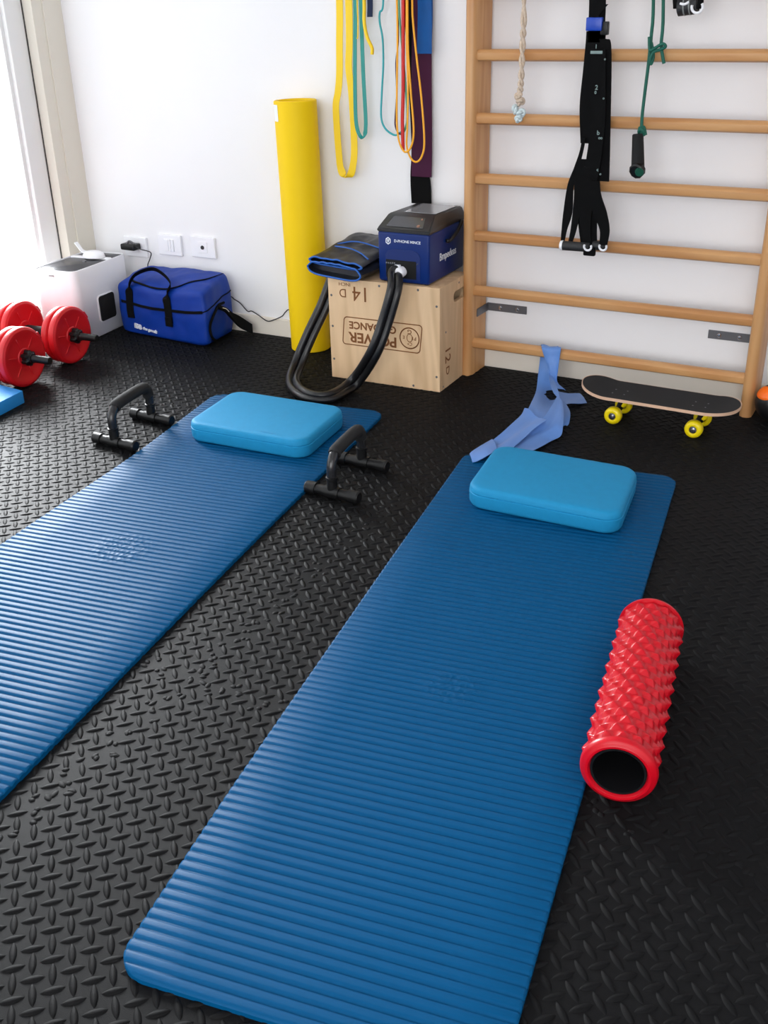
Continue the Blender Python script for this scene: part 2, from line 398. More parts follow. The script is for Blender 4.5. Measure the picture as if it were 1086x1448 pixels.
# ------------------------------------------------------------------ exercise mats
def make_mat(Lp, Rp, vtop, vbot, m, label, cT=.045, cB=.05, topL=0, topR=0):
    a = math.radians(8.6); n = V(-math.sin(a), math.cos(a), 0); e = V(math.cos(a), math.sin(a), 0)
    Lq = sorted([(p.dot(n), p.dot(e)) for p in Lp]); Rq = sorted([(p.dot(n), p.dot(e)) for p in Rp])
    def itp(Q, v):
        if v <= Q[0][0]: i = 0
        elif v >= Q[-1][0]: i = len(Q)-2
        else: i = max(k for k in range(len(Q)-1) if Q[k][0] <= v)
        (a0, b0), (a1, b1) = Q[i], Q[i+1]; return b0+(b1-b0)*(v-a0)/(a1-a0)
    def sm(Q, v): return sum(itp(Q, v+d) for d in (-.12,-.08,-.04,0,.04,.08,.12))/7
    pitch = .0198; N = int((vtop-vbot)/pitch*8); TH = .012; rows = []
    for i in range(N+1):
        v = vbot+(vtop-vbot)*i/N; ul, ur = sm(Lq, v), sm(Rq, v)
        for (d, c) in ((v-vbot, cB), (vtop-v, cT)):
            if d < c: k = c-math.sqrt(max(0, c*c-(c-d)**2)); ul += k; ur -= k
        ph = (i % 8)/8; dz = [.0036, .0020, .0003, 0, 0, 0, .0002, .0008][i % 8]
        rows.append((v, ul, ur, TH-dz))
    bm = bmesh.new(); K = 6; T = []; Bt = []
    for (v, ul, ur, z) in rows:
        T.append([bm.verts.new(n*v+e*(ul+(ur-ul)*s)+V(0,0,z)) for s in ([.0]+[.008+.984*k/K for k in range(K+1)]+[1.])])
        T[-1][0].co.z -= .002; T[-1][-1].co.z -= .002
        Bt.append([bm.verts.new(n*v+e*ul+V(0,0,.0006)), bm.verts.new(n*v+e*ur+V(0,0,.0006))])
    for i in range(len(T)-1):
        for k in range(len(T[0])-1): f = bm.faces.new((T[i][k], T[i][k+1], T[i+1][k+1], T[i+1][k])); f.smooth = True
        bm.faces.new((T[i][0], T[i+1][0], Bt[i+1][0], Bt[i][0])); bm.faces.new((T[i][-1], Bt[i][1], Bt[i+1][1], T[i+1][-1]))
        bm.faces.new((Bt[i][0], Bt[i+1][0], Bt[i+1][1], Bt[i][1]))
    for i in (0, -1): bm.faces.new([*T[i], Bt[i][1], Bt[i][0]])
    me = bpy.data.meshes.new('exercise_mat'); bmesh.ops.recalc_face_normals(bm, faces=bm.faces); bm.to_mesh(me); bm.free()
    return tag(link('exercise_mat', me, m), label, 'mat', 'ribbed blue exercise mats on the floor')
T_ = .012
RL = [fl(x, y, T_) for x, y in ((636.8,670),(600,721.5),(544,800),(422,975),(300,1150.6),(281,1180),(195,1310))]
RR = [fl(x, y, T_) for x, y in ((952,695),(908.7,840.7),(826.7,1110.8),(731.7,1448))]
nn = V(-math.sin(math.radians(8.6)), math.cos(math.radians(8.6)), 0)
c_a, c_b = fl(640, 972, T_), fl(170, 775, T_)
M_MATR = foam_mat('blue_ribbed_foam', rgb(0,72,116), [(c_a.x, c_a.y, .07), (c_b.x, c_b.y, .09)])
vt = fl(905, 667.6, T_).dot(nn); vb = fl(195, 1388, .004).dot(nn)
make_mat(RL, RR, vt, vb, M_MATR, 'longer blue ribbed exercise mat in the foreground, beside the red foam roller')
LL = [fl(x, y, T_) for x, y in ((0,769),(100,702),(191,641),(268,583))]
LR = [fl(x, y, T_) for x, y in ((511,614.7),(380,742),(260,862),(0,1126))]
vt2 = fl(500, 577, T_).dot(nn)
make_mat(LL, LR, vt2, vt2-(vt-vb)-.25, M_MATR, 'blue ribbed exercise mat at left between the two black push-up bars, cut by the frame')

# ------------------------------------------------------------------ foam balance pads
def make_pad(cx, cy, w, h, a1, a2, label):
    e = V(math.cos(a1), math.sin(a1), 0); n = V(-math.sin(a2), math.cos(a2), 0); t = thing('balance_pad', label, 'foam pad', (cx, cy, T_), 'cyan foam pads on the mats')
    H = .060; bm = bmesh.new(); rings = []
    prof = [(0, .012), (.003, .005), (.010, .001), (.0375, 0), (.0390, .0022), (.0405, .0022), (.042, .001), (.050, .002), (.055, .0045), (.0585, .009), (.060, .016), (.060, .03)]
    for z, ins in prof:
        rings.append([V(cx, cy, T_+.0005+z)+e*x+n*y for x, y in rrect(w-2*ins, h-2*ins, max(.052-ins, .02), 10)])
    loft(bm, rings); o = obj('pad_body', bm, M_PILL, t); autosmooth(o, 40)
    return t, e, n
t, e, n = make_pad(-1.462, -.925, .425, .315, math.radians(2.5), math.radians(7), 'cyan rounded foam pad on the left mat, between the push-up bars')
# faint embossed mark on the near edge of the left pad's top
text_obj('embossed_mark', 'PERFORM', .013, mat('cyan_emboss', rgb(40,140,190), .6), frame(V(-1.372, -1.052, T_+.0607), e, n), t, .0002)
t, e, n = make_pad(-.503, -.985, .415, .315, math.radians(1), math.radians(7.5), 'cyan rounded foam pad on the foreground mat, under the end of the pale blue band')

# ------------------------------------------------------------------ foam roller
def make_roller():
    A = V(-.0054, -2.039, .0655); ax = V(math.cos(1.727), math.sin(1.727), 0); L = .474
    t = thing('foam_roller', 'red spiky hollow foam roller lying across the edge of the foreground mat', 'foam roller', (A.x, A.y, 0))
    u = V(0,0,1).cross(ax).normalized(); v = ax.cross(u).normalized()
    R0 = .0585; bm = bmesh.new(); NA, NL = 144, 330
    na, nl = 14, 21
    def hgt(th, s):
        if s < .012 or s > L-.012:
            d = min(s, L-s); return .0062*math.sqrt(max(0, 1-((.012-d)/.012)**2)) if d > 0 else 0
        x = (s-.016)/(L-.032)*nl; y = th/(2*PI)*na
        if x < 0 or x > nl: return 0
        best = 0
        j = math.floor(x)
        off = .5*(j % 2); fx = abs(x-j-.5)*2; fy = abs(((y+off) % 1)-.5)*2
        # pyramids in staggered rows, every other column larger
        k = int((y+off) // 1); amp = .0088 if (k+j//2) % 2 == 0 else .0072
        return max(0, 1-max(fx/.86, fy/.74))*amp
    rings = []
    for i in range(NL+1):
        s = L*i/NL
        rings.append([])
        for k in range(NA):
            th = 2*PI*k/NA; h = hgt(th, s); rings[-1].append(A+ax*s+(u*math.cos(th)+v*math.sin(th))*(R0+h))
    # rounded rims and inner wall of the red sleeve
    def ring(s, r): return [A+ax*s+(u*math.cos(2*PI*k/NA)+v*math.sin(2*PI*k/NA))*r for k in range(NA)]
    pre = [ring(.012, .046), ring(.002, .047), ring(-.003, .0500), ring(-.0035, .054), ring(-.001, .0575)]
    post = [ring(L+.001, .0575), ring(L+.0035, .054), ring(L+.003, .05), ring(L-.002, .047), ring(L-.012, .046)]
    loft(bm, pre+rings+post, cap=False); o = obj('sleeve', bm, M_REDR, t); autosmooth(o, 32)
    bm = bmesh.new(); lathe(bm, [(.0015, .0462), (.0015, .0425), (L-.0015, .0425), (L-.0015, .0462), (.0015, .0462)], A, ax, 72)
    autosmooth(obj('core_tube', bm, mat('black_core', rgb(22,22,24), .25), t))
make_roller()

# ------------------------------------------------------------------ push-up bars
def make_pushup(near, far, top, label):
    near, far = Vector(near), Vector(far); t = thing('push_up_bar', label, 'push-up bar', (near.x, near.y, 0), 'black push-up bars beside the left mat')
    r = .0165; hl = .085
    for c in (near, far):
        f = V(1, -.02, 0).normalized(); bm = bmesh.new()
        lathe(bm, [(-hl+.03, r-.002), (hl-.03, r-.002)], V(c.x, c.y, r+.002), f, 28)
        d = (far-near).normalized()
        lathe(bm, [(-.024, r-.002), (-.024, r+.0008), (.024, r+.0008), (.024, r-.002)], V(c.x, c.y, r+.002), f, 28)
        lathe(bm, [(0, r-.002), (.038, r-.002), (.040, r), (.046, r), (.047, r-.003)], V(c.x, c.y, r+.002), (0,0,1), 28)
        ft = autosmooth(obj('foot', bm, M_BLACK, t))
        for s in (-1, 1):
            bm = bmesh.new(); lathe(bm, [(hl-.034, r-.001), (hl-.034, r+.0012), (hl-.004, r+.0012), (hl, r-.002), (hl, 0)], V(c.x, c.y, r+.0025), f*s, 28)
            autosmooth(obj('end_cap', bm, M_BLACK, ft))
    up = V(0,0,1); d = (far-near); R = .045
    P = [near+up*.055]
    P += [near+up*(top-R)]
    for k in range(1, 7): a = PI/2*k/6; P.append(near+d.normalized()*R*(1-math.cos(a))+up*(top-R+R*math.sin(a)))
    for k in range(0, 6): a = PI/2*k/6; P.append(far-d.normalized()*R*(1-math.sin(a))+up*(top-R+R*math.cos(a)))
    P += [far+up*(top-R), far+up*.055]
    bm = bmesh.new(); tube(bm, P, .0135, 24, smooth_path=False); autosmooth(obj('handle_bar', bm, mat('black_gloss_tube', rgb(34,34,36), .22), t), 50)
    bm = bmesh.new(); a, b = near+d.normalized()*(R*.75)+up*(top-.0015), far-d.normalized()*R*.5+up*top
    e1 = near+d.normalized()*(R*1.05)+up*top
    tube(bm, [near+d.normalized()*R*.55+up*(top-.007), e1, far-d.normalized()*R+up*top, far-d.normalized()*R*.3+up*(top-.012), far-d.normalized()*.004+up*(top-R*.75)], .0178, 24)
    autosmooth(obj('foam_grip', bm, M_BLACKM, t), 50)
make_pushup((-1.836, -1.208, 0), (-1.874, -.990, 0), .128, 'black push-up bar on the floor along the left edge of the left mat')
make_pushup((-1.045, -1.228, 0), (-1.075, -1.012, 0), .128, 'black push-up bar on the floor between the two blue mats')

# ------------------------------------------------------------------ wall bars
def make_bars():
    t = thing('wall_bars', 'beech wooden wall bars fixed to the white wall above the skateboard', 'wall bars', (-.65, -.07, 0))
    for x0, x1 in ((-1.16, -1.122), (-.188, -.150)):
        bm = bmesh.new(); pr = []
        for z in (0.0008, 2.45):
            R = []
            for (x, y) in ((x0, -.016), (x0, -.132), (x0+.006, -.142), (x0+.013, -.146), (x1-.013, -.146), (x1-.006, -.142), (x1, -.132), (x1, -.016)): R.append(V(x, y, z))
            pr.append(R)
        loft(bm, pr); autosmooth(obj('upright', bm, M_OAKZ, t), 50)
    for k in range(12):
        z = .1175+.1872*k
        bm = bmesh.new()
        pr = []
        sec = [(-.128, -.013), (-.130, -.008), (-.130, .006), (-.127, .011), (-.119, .0165), (-.111, .0175), (-.103, .0165), (-.098, .011), (-.097, .005), (-.097, -.010), (-.100, -.0155), (-.108, -.0175), (-.120, -.0175)]
        for x in (-1.124, -.186): pr.append([V(x, y, z+q) for y, q in sec])
        loft(bm, pr); autosmooth(obj('rung', bm, M_OAK, t), 30)
    for xs, s, zz in ((-1.121, 1, wl(702, 434, 0).z), (-.189, -1, .215)):
        bm = bmesh.new(); z0, z1 = zz-.014, zz+.014
        xa, xb = sorted((xs, xs+s*.150)); box(bm, xa, xb, -.005, -.0005, z0, z1, .0008)
        xa, xb = sorted((xs, xs+s*.004)); box(bm, xa, xb, -.100, -.0005, z0, z1, .0008)
        br = obj('bracket', bm, M_STEEL, t)
        for q in (.05, .115):
            bm = bmesh.new(); lathe(bm, [(0, .0075), (.002, .0072), (.004, .005), (.0045, 0)], V(xs+s*q, -.005, zz), (0,-1,0), 16); autosmooth(obj('screw', bm, M_CHROME, br))
make_bars()

# ------------------------------------------------------------------ plyo box
BF = V(-1.572, -.355, 0)                                        # front left bottom corner
BX = V(.9995, .028, 0).normalized(); BY = V(-.03, 1, 0).normalized()
BW, BH, BD = .425, .361, .245
BXf = BX
def bp(a, b, c): return BF + BX*a + BY*b + V(0,0,c)
def make_box():
    t = thing('plyo_box', 'pale plywood plyo box with burnt lettering standing against the wall', 'plyo box', tuple(bp(BW/2, BD/2, 0)))
    bm = bmesh.new(); th = .016
    hexa(bm, [bp(0,0,.001), bp(BW,0,.001), bp(BW,th,.001), bp(0,th,.001), bp(0,0,BH), bp(BW,0,BH), bp(BW,th,BH), bp(0,th,BH)], .0012, 2)
    obj('front_panel', bm, M_PLY, t)
    bm = bmesh.new(); hexa(bm, [bp(0,th,.001), bp(th,th,.001), bp(th,BD,.001), bp(0,BD,.001), bp(0,th,BH), bp(th,th,BH), bp(th,BD,BH), bp(0,BD,BH)], .0008, 1); obj('side_panel', bm, M_PLY, t)
    # right side panel with its hand slot
    bm = bmesh.new(); a0, a1 = BW-th, BW
    hs0, hs1, hz0, hz1 = .115, .215, .285, .322
    out = [(th, .001), (BD, .001), (BD, BH), (th, BH)]
    slot = []
    rr = .016
    for cx, cz, q in ((hs1-rr, hz0+rr, -PI/2), (hs1-rr, hz1-rr, 0), (hs0+rr, hz1-rr, PI/2), (hs0+rr, hz0+rr, PI)):
        for k in range(6): a = q+PI/2*k/5; slot.append((cx+rr*math.cos(a), cz+rr*math.sin(a)))
    for a_ in (a1, a0):
        vo = [bm.verts.new(bp(a_, y, z)) for y, z in out]; vi = [bm.verts.new(bp(a_, y, z)) for y, z in slot]
        n6 = 6
        for c in range(4):
            # corner c of the outline looks at slot corner group: 0:(th,0)->group3, 1:(BD,0)->group0, 2->1, 3->2
            g = (c+3) % 4; grp = [vi[g*6+k] for k in range(6)]
            for k in range(5): bm.faces.new((vo[c], grp[k], grp[k+1]))
            g2 = ((c+1)+3) % 4; bm.faces.new((vo[c], grp[5], vi[g2*6], vo[(c+1) % 4]))
        if a_ == a1: So, Si = vo, vi
        else:
            for c in range(4): bm.faces.new((So[c], So[(c+1)%4], vo[(c+1)%4], vo[c]))
            for c in range(24): bm.faces.new((Si[c], Si[(c+1)%24], vi[(c+1)%24], vi[c]))
    obj('side_panel', bm, M_PLY, t)
    bm = bmesh.new(); hexa(bm, [bp(th,BD-th,.001), bp(BW-th,BD-th,.001), bp(BW-th,BD,.001), bp(th,BD,.001), bp(th,BD-th,BH), bp(BW-th,BD-th,BH), bp(BW-th,BD,BH), bp(th,BD,BH)]); obj('back_panel', bm, M_PLY, t)
    bm = bmesh.new(); hexa(bm, [bp(th,th,BH-th), bp(BW-th,th,BH-th), bp(BW-th,BD-th,BH-th), bp(th,BD-th,BH-th), bp(th,th,BH), bp(BW-th,th,BH), bp(BW-th,BD-th,BH), bp(th,BD-th,BH)]); obj('top_panel', bm, M_PLY, t)
    # screws
    for a, c in ((.012,.30),(.012,.07),(.012,.19),(BW-.012,.30),(BW-.012,.055),(.11,.012),(BW-.1,.012),(.2,BH-.012),(BW-.08,BH-.012)):
        bm = bmesh.new(); lathe(bm, [(0,.0042),(.0006,.0040),(.0007,0)], bp(a, -.0001, c), -BY, 14); obj('screw', bm, M_STEEL, t)
    for b, c in ((.05,.20),(.03,.012),(.16,.345)):
        bm = bmesh.new(); lathe(bm, [(0,.0038),(.0006,.0036),(.0007,0)], bp(BW+.0001, b, c), BX, 14); obj('screw', bm, M_STEEL, t)
    # burnt lettering: the box stands upside down, so all of it is turned over
    def fr(a, c): return frame(bp(a, -.0003, c), -BX, V(0,0,-1))
    E = .0004
    text_obj('lettering', '14', .072, M_BURN, fr(.128, BH-.045), t, E, .95)
    text_obj('lettering', 'D', .042, M_BURN, fr(.058, BH-.048), t, E, .95)
    text_obj('lettering', 'INCH', .016, M_BURN, fr(.066, BH-.018), t, E, 1.2)
    text_obj('lettering', 'POWER', .050, M_BURN, fr(.170, .160), t, E, 1.08, .0012)
    text_obj('lettering', 'GUIDANCE', .036, M_BURN, fr(.170, .203), t, E, 1.0, .0009)
    bm = bmesh.new()
    def ringpath(P, wd):
        n = len(P)
        for i in range(n):
            a, b = Vector(P[i]), Vector(P[(i+1) % n]); d = (b-a).normalized(); q = V(-d.y, d.x, 0)*wd/2; e_ = d*wd*.3
            pts = [a-q-e_, b-q+e_, b+q+e_, a+q-e_]
            vs = [bm.verts.new(bp(p.x, -.0006, p.y)) for p in pts]; bm.faces.new(vs)
    # parallelogram frame with rounded corners round the words
    R = []
    for (x, z) in rrect(.300, .098, .012, 5): R.append(((.205+x)+(z*.10), .180+z, 0))
    ringpath(R, .0036)
    C = [(.312+.036*math.cos(2*PI*k/40), .180+.036*math.sin(2*PI*k/40), 0) for k in range(40)]; ringpath(C, .0042)
    C = [(.312+.010*math.cos(2*PI*k/20), .181+.014*math.sin(2*PI*k/20), 0) for k in range(20)]; ringpath(C, .0022)
    obj('emblem_outline', bm, M_BURN, t)
    text_obj('lettering', 'G', .020, M_BURN, fr(.312, .203), t, E, 1.2)
    text_obj('lettering', 'P', .018, M_BURN, fr(.333, .181), t, E, 1); text_obj('lettering', '1', .018, M_BURN, fr(.324, .181), t, E, 1)
    text_obj('lettering', 'E', .016, M_BURN, fr(.290, .182), t, E, 1); text_obj('lettering', 'C+', .015, M_BURN, fr(.312, .160), t, E, 1)
    f2 = frame(bp(BW+.0004, .066, .118), V(0,0,-1), BY)
    text_obj('lettering', '12', .062, M_BURN, f2, t, E, 1)
    text_obj('lettering', 'D', .038, M_BURN, frame(bp(BW+.0004, .066, .060), V(0,0,-1), BY), t, E, 1.2)
make_box()

# ------------------------------------------------------------------ compression device on the box
def make_device():
    zb = BH+.003; x0, x1 = -1.383, -1.190; yf, yb = -.334, -.040
    def sk(y): return (y-yf)*-.03    # the unit is turned a little on the box
    t = thing('compression_pump', 'blue compression therapy pump with black control panel on the plywood box', 'pump', ((x0+x1)/2, (yf+yb)/2, BH))
    zs = .530
    def pt(x, y, z): return V(x+sk(y), y, z)
    # body, with the arched recess of the front
    bm = bmesh.new(); hexa(bm, [pt(x0+.002,yf+.0,zb), pt(x1-.002,yf,zb), pt(x1-.002,yb,zb), pt(x0+.002,yb,zb), pt(x0,yf,zs), pt(x1,yf,zs), pt(x1,yb,zs+.004), pt(x0,yb,zs+.004)], .009, 4)
    body = autosmooth(obj('body', bm, M_DEV, t), 40)
    # sloping black top housing
    bm = bmesh.new(); yt, zt = yf+.066, .577
    S0 = [pt(x0-.001,yf-.001,zs-.002), pt(x1+.001,yf-.001,zs-.002), pt(x1+.001,yb,zs-.002), pt(x0-.001,yb,zs-.002)]
    R0 = [pt(x0-.001,yf-.001,zs+.008), pt(x1+.001,yf-.001,zs+.008), pt(x1+.001,yb,zs+.02), pt(x0-.001,yb,zs+.02)]
    T0 = [pt(x0+.012,yt,zt), pt(x1-.012,yt,zt), pt(x1-.012,yb,zt-.004), pt(x0+.012,yb,zt-.004)]
    loft(bm, [S0, R0, T0]); bmesh.ops.bevel(bm, geom=list(bm.edges), offset=.003, segments=2, affect='EDGES'); autosmooth(obj('control_housing', bm, M_DEVD, t), 40)
    # screen in the slope, cover plate on top
    def quad(bm, a, b, c, d, th):
        nr = (b-a).cross(d-a).normalized(); hexa(bm, [a-nr*th, b-nr*th, c-nr*th, d-nr*th, a+nr*th, b+nr*th, c+nr*th, d+nr*th], .0006, 1)
    A, B_, C_, D_ = R0[0], R0[1], T0[1], T0[0]
    def bl(u, v): return (A.lerp(B_, u)).lerp(D_.lerp(C_, u), v)
    nr = (B_-A).cross(D_-A).normalized()*.0012
    bm = bmesh.new(); quad(bm, bl(.14,.18)+nr, bl(.86,.18)+nr, bl(.84,.82)+nr, bl(.17,.82)+nr, .0008); obj('display', bm, M_SCREEN, t)
    bm = bmesh.new(); lathe(bm, [(0,.006),(.002,.0055),(.0022,0)], bl(.76,.28)+nr*1.6, nr, 16); lathe(bm, [(0,.004),(.002,.0035),(.0022,0)], bl(.78,.7)+nr*1.6, nr, 16)
    pieces(autosmooth(obj('button', bm, mat('copper_button', rgb(150,110,90), .4), t)))
    bm = bmesh.new(); quad(bm, pt(x0+.055,yt+.03,zt+.0015), pt(x1-.02,yt+.03,zt+.0015), pt(x1-.02,yb-.02,zt-.0015), pt(x0+.04,yb-.02,zt-.0015), .0008); obj('top_plate', bm, mat('grey_plate', rgb(150,150,154), .18), t)
    # arched recess (dark) on the front, with a band of connectors
    bm = bmesh.new(); P = []
    xa, xb, z0, z1 = x0+.030, x1-.034, zb+.012, zs-.056
    pr = [(xa, z0), (xb, z0), (xb, z1-.02), (xb-.008, z1-.006), (xb-.025, z1), (xa+.025, z1), (xa+.008, z1-.006), (xa, z1-.02)]
    loft(bm, [[V(x, yf-.0012, z) for x, z in pr], [V(x, yf+.004, z) for x, z in pr]]); obj('recess_frame', bm, mat('blue_recess', rgb(6,34,98), .4), t)
    pr2 = [(xa+.002, z0+.004), (xb-.014, z0+.004), (xb-.014, z1-.035), (xa+.002, z1-.035)]
    bm = bmesh.new(); loft(bm, [[V(x, yf-.0022, z) for x, z in pr2], [V(x, yf+.004, z) for x, z in pr2]]); obj('socket_plate', bm, M_ENGINE, t)
    bm = bmesh.new()
    for i in range(5): lathe(bm, [(-.0001,.0035),(.004,.003),(.0042,0)], V(xa+.006+i*.0075, yf-.002, z1-.046), (0,-1,0), 10)
    lathe(bm, [(-.0001,.0028),(.003,.002),(.0032,0)], V(xb-.008, yf-.002, z1-.042), (0,-1,0), 10)
    pieces(autosmooth(obj('socket_pin', bm, M_CHROME, t)))
    # white coupling
    bm = bmesh.new(); c = V(x0+.098, yf-.004, z1-.068); ax = V(-.15,-1,-.1)
    lathe(bm, [(0,.010),(.004,.017),(.020,.0185),(.028,.017),(.032,.013),(.033,0)], c, ax, 26)
    box(bm, -.024, -.004, -.020, -.006, .002, .022, .003, 2, Matrix.Translation(c)); autosmooth(obj('hose_coupling', bm, M_WHITE, t), 40)
    # wording
    f = frame(V(x0+.112, yf-.0006, zs-.029), V(1,0,0), V(0,0,1))
    text_obj('lettering', 'D-PHONE MINCE', .0125, M_WPRINT, f, t, .0003, 1.02, .0001)
    bm = bmesh.new(); cx, cz = x0+.041, zs-.030
    hexp = [(cx+.0105*math.sin(PI/3*k), cz+.0125*math.cos(PI/3*k)) for k in range(6)]
    for i in range(6):
        a, b = V(hexp[i][0], 0, hexp[i][1]), V(hexp[(i+1)%6][0], 0, hexp[(i+1)%6][1]); o_ = V(cx, 0, cz)
        vs = [bm.verts.new(V(p.x, yf-.0008, p.z)) for p in (a, b, b.lerp(o_, .28), a.lerp(o_, .28))]; bm.faces.new(vs)
    for pts in (((-.005,.006),(-.002,.006),(.001,-.006),(-.002,-.006)), ((.005,.006),(.002,.006),(-.002,-.006),(.001,-.006))):
        bm.faces.new([bm.verts.new(V(cx+px, yf-.0008, cz+pz)) for px, pz in pts])
    obj('emblem', bm, M_WPRINT, t)
    d = (pt(x1, yb, 0)-pt(x1, yf, 0)).normalized()
    o = pt(x1, yf+.150, zb+.075); nrm = V(d.y, -d.x, 0)
    text_obj('lettering', 'Bmpedeas', .036, M_WPRINT, frame(o+nrm*.0008, d, V(0,0,1)), t, .0003, .95, .0003)
    # side carrying handle
    bm = bmesh.new()
    q = lambda y, z, out: pt(x1, y, z)+nrm*out
    tube(bm, [q(yf+.13, .487, .003), q(yf+.14, .486, .012), q(yf+.19, .505, .016), q(yf+.24, .53, .012), q(yf+.25, .53, .002)], .006, 10)
    autosmooth(obj('carry_handle', bm, M_BLACK, t), 60)
    bm = bmesh.new()
    for a, b in ((x0+.02, yf+.02), (x1-.02, yf+.02), (x0+.02, yb-.02), (x1-.02, yb-.02)): lathe(bm, [(0,.008),(.005,.008)], pt(a, b, BH+.0002), (0,0,1), 14)
    pieces(obj('rubber_foot', bm, M_BLACK, t))
    # double hose: down to the floor, round and up to the boots
    cc = c+V(-.016, -.03, -.006)
    H = [cc+V(.004,.014,.002), cc, wl(558, 408, -.425), wl(545, 455, -.45), wl(528, 500, -.475), fl(500, 541, .03), fl(466, 563, .018), fl(432, 560, .018), fl(414, 541, .022), wl(421, 515, -.40), wl(440, 470, -.34), wl(458, 432, -.29), V(-1.604, -.255, .340), V(-1.602, -.245, .360)]
    hs = thing('air_hose', 'double black air hose looping from the pump over the floor to the boots', 'hose', tuple(cc))
    for off, nm in ((-.0125, 0), (.0125, 1)):
        Q = []
        SP = spline(H, 6)
        for i, p in enumerate(SP):
            dd = (SP[min(i+1, len(SP)-1)]-SP[max(i-1, 0)]).normalized()
            view = V(.45, -.8, .35); sd = dd.cross(view).normalized()
            pp = p+sd*off; pp.z = max(pp.z, .0145); Q.append(pp)
        bm = bmesh.new(); tube(bm, Q, .0132, 14, smooth_path=False); autosmooth(obj('hose_tube', bm, M_HOSE, hs), 60)
make_device()

# ------------------------------------------------------------------ folded compression boots
def make_boots():
    t = thing('compression_boots', 'folded charcoal nylon compression boots with blue piping beside the pump on the box', 'compression boots', (-1.50, -.25, BH))
    base = BH+.003
    rnd = random.Random(4)
    # x extents along depth, and heights of the layers
    def layer(zf0, zf1, xl, xr, yf, yb, zb0, zb1, nm, seed, nx=26, ny=24):
        bm = bmesh.new(); G = [[], []]
        for j in range(ny+1):
            v = j/ny; row = [[], []]
            for i in range(nx+1):
                u = i/nx
                y0 = yf(u); y = y0+(yb-y0)*v
                x = xl+(xr-xl)*u+(.022*v*(1-u))
                edge = max(0, 1-abs(2*u-1)**5)**.5
                zm = (zf0+zf1)/2*(1-v)+(zb0+zb1)/2*v; hh = ((zf1-zf0)*(1-v)+(zb1-zb0)*v)/2*edge*(1-.3*max(0, v-.85)/.15)
                nz = noise.noise(V(x*16+seed, y*16, seed))*.010*edge*min(1, v*6+.3)
                nz2 = noise.noise(V(x*45+seed, y*30, seed))*.004*edge
                row[0].append(bm.verts.new(V(x, y, max(zm+hh+nz+nz2, zm))))
                row[1].append(bm.verts.new(V(x, y, max(zm-hh, base if x > BF.x-.005 else zm-hh))))
            G[0].append(row[0]); G[1].append(row[1])
        for j in range(ny):
            for i in range(nx):
                bm.faces.new((G[0][j][i], G[0][j][i+1], G[0][j+1][i+1], G[0][j+1][i])); bm.faces.new((G[1][j][i], G[1][j+1][i], G[1][j+1][i+1], G[1][j][i+1]))
            for i in (0, nx): bm.faces.new((G[0][j][i], G[0][j+1][i], G[1][j+1][i], G[1][j][i]))
        for i in range(nx): bm.faces.new((G[0][ny][i], G[0][ny][i+1], G[1][ny][i+1], G[1][ny][i]))
        # recessed dark mouth at the front
        for i in range(nx):
            m0 = None
        rim = [v_.co.copy() for v_ in G[0][0]]+[v_.co.copy() for v_ in G[1][0][::-1]]
        inner = [[], []]
        for k in (0, 1):
            for i in range(nx+1):
                p = G[k][0][i].co; mid = (G[0][0][i].co+G[1][0][i].co)/2
                inner[k].append(bm.verts.new(mid.lerp(p, .62)+V(0, .030, 0)))
        for i in range(nx):
            bm.faces.new((G[0][0][i], G[0][0][i+1], inner[0][i+1], inner[0][i])); bm.faces.new((G[1][0][i], G[1][0][i+1], inner[1][i+1], inner[1][i]))
            bm.faces.new((inner[0][i], inner[0][i+1], inner[1][i+1], inner[1][i]))
        bmesh.ops.remove_doubles(bm, verts=bm.verts, dist=.0004)
        o = autosmooth(obj(nm, bm, M_BOOT, t), 60)
        bm = bmesh.new(); tube(bm, rim[::2]+[rim[0]], .0034, 8, 3); autosmooth(obj('piping', bm, M_PIPE, o), 60)
        return o
    layer(base+.004, base+.050, -1.655, -1.412, lambda u: -.350-.055*u, -.085, base, base+.045, 'lower_boot', 1.3)
    layer(base+.040, base+.062, -1.650, -1.414, lambda u: -.345-.045*u, -.080, base+.046, base+.105, 'upper_boot', 5.1)
    # blue seams across the top
    def seam(pts, r=.0026):
        bm = bmesh.new(); tube(bm, pts, r, 8); autosmooth(obj('piping', bm, M_PIPE, t), 60)
    seam([V(-1.605,-.225,base+.083), V(-1.56,-.20,base+.090), V(-1.50,-.215,base+.092), V(-1.42,-.235,base+.082)])
    seam([V(-1.60,-.25,base+.080), V(-1.53,-.275,base+.084), V(-1.47,-.30,base+.078), V(-1.42,-.335,base+.068)])
make_boots()

# ------------------------------------------------------------------ yellow rolled mat
def make_yroll():
    R = .0765; A = V(-1.828, -.0880, .001); ax = V(-.0117, .0, .905); L = ax.length
    t = thing('rolled_foam_mat', 'tall yellow foam tube standing on end against the wall', 'foam tube', tuple(A))
    bm = bmesh.new()
    lathe(bm, [(0, R-.014), (0, R-.003), (.003, R), (L-.003, R), (L, R-.003), (L, R-.011), (L-.004, R-.013), (L-.10, R-.0135), (L-.10, 0)], A, ax, 72); autosmooth(obj('tube_body', bm, M_YEL, t))
    bm = bmesh.new(); u0, u1 = math.radians(-136), math.radians(-112); pr = []
    for z in (.838, .893):
        q = A+ax.normalized()*z
        pr.append([q+V(math.cos(u0+(u1-u0)*k/8), math.sin(u0+(u1-u0)*k/8), 0)*(R+.0008) for k in range(9)])
    R1 = [[bm.verts.new(p) for p in r] for r in pr]
    for k in range(8): bm.faces.new((R1[0][k], R1[0][k+1], R1[1][k+1], R1[1][k]))
    o = obj('sticker', bm, M_WPRINT, t); o['label'] = 'small white sticker'
make_yroll()

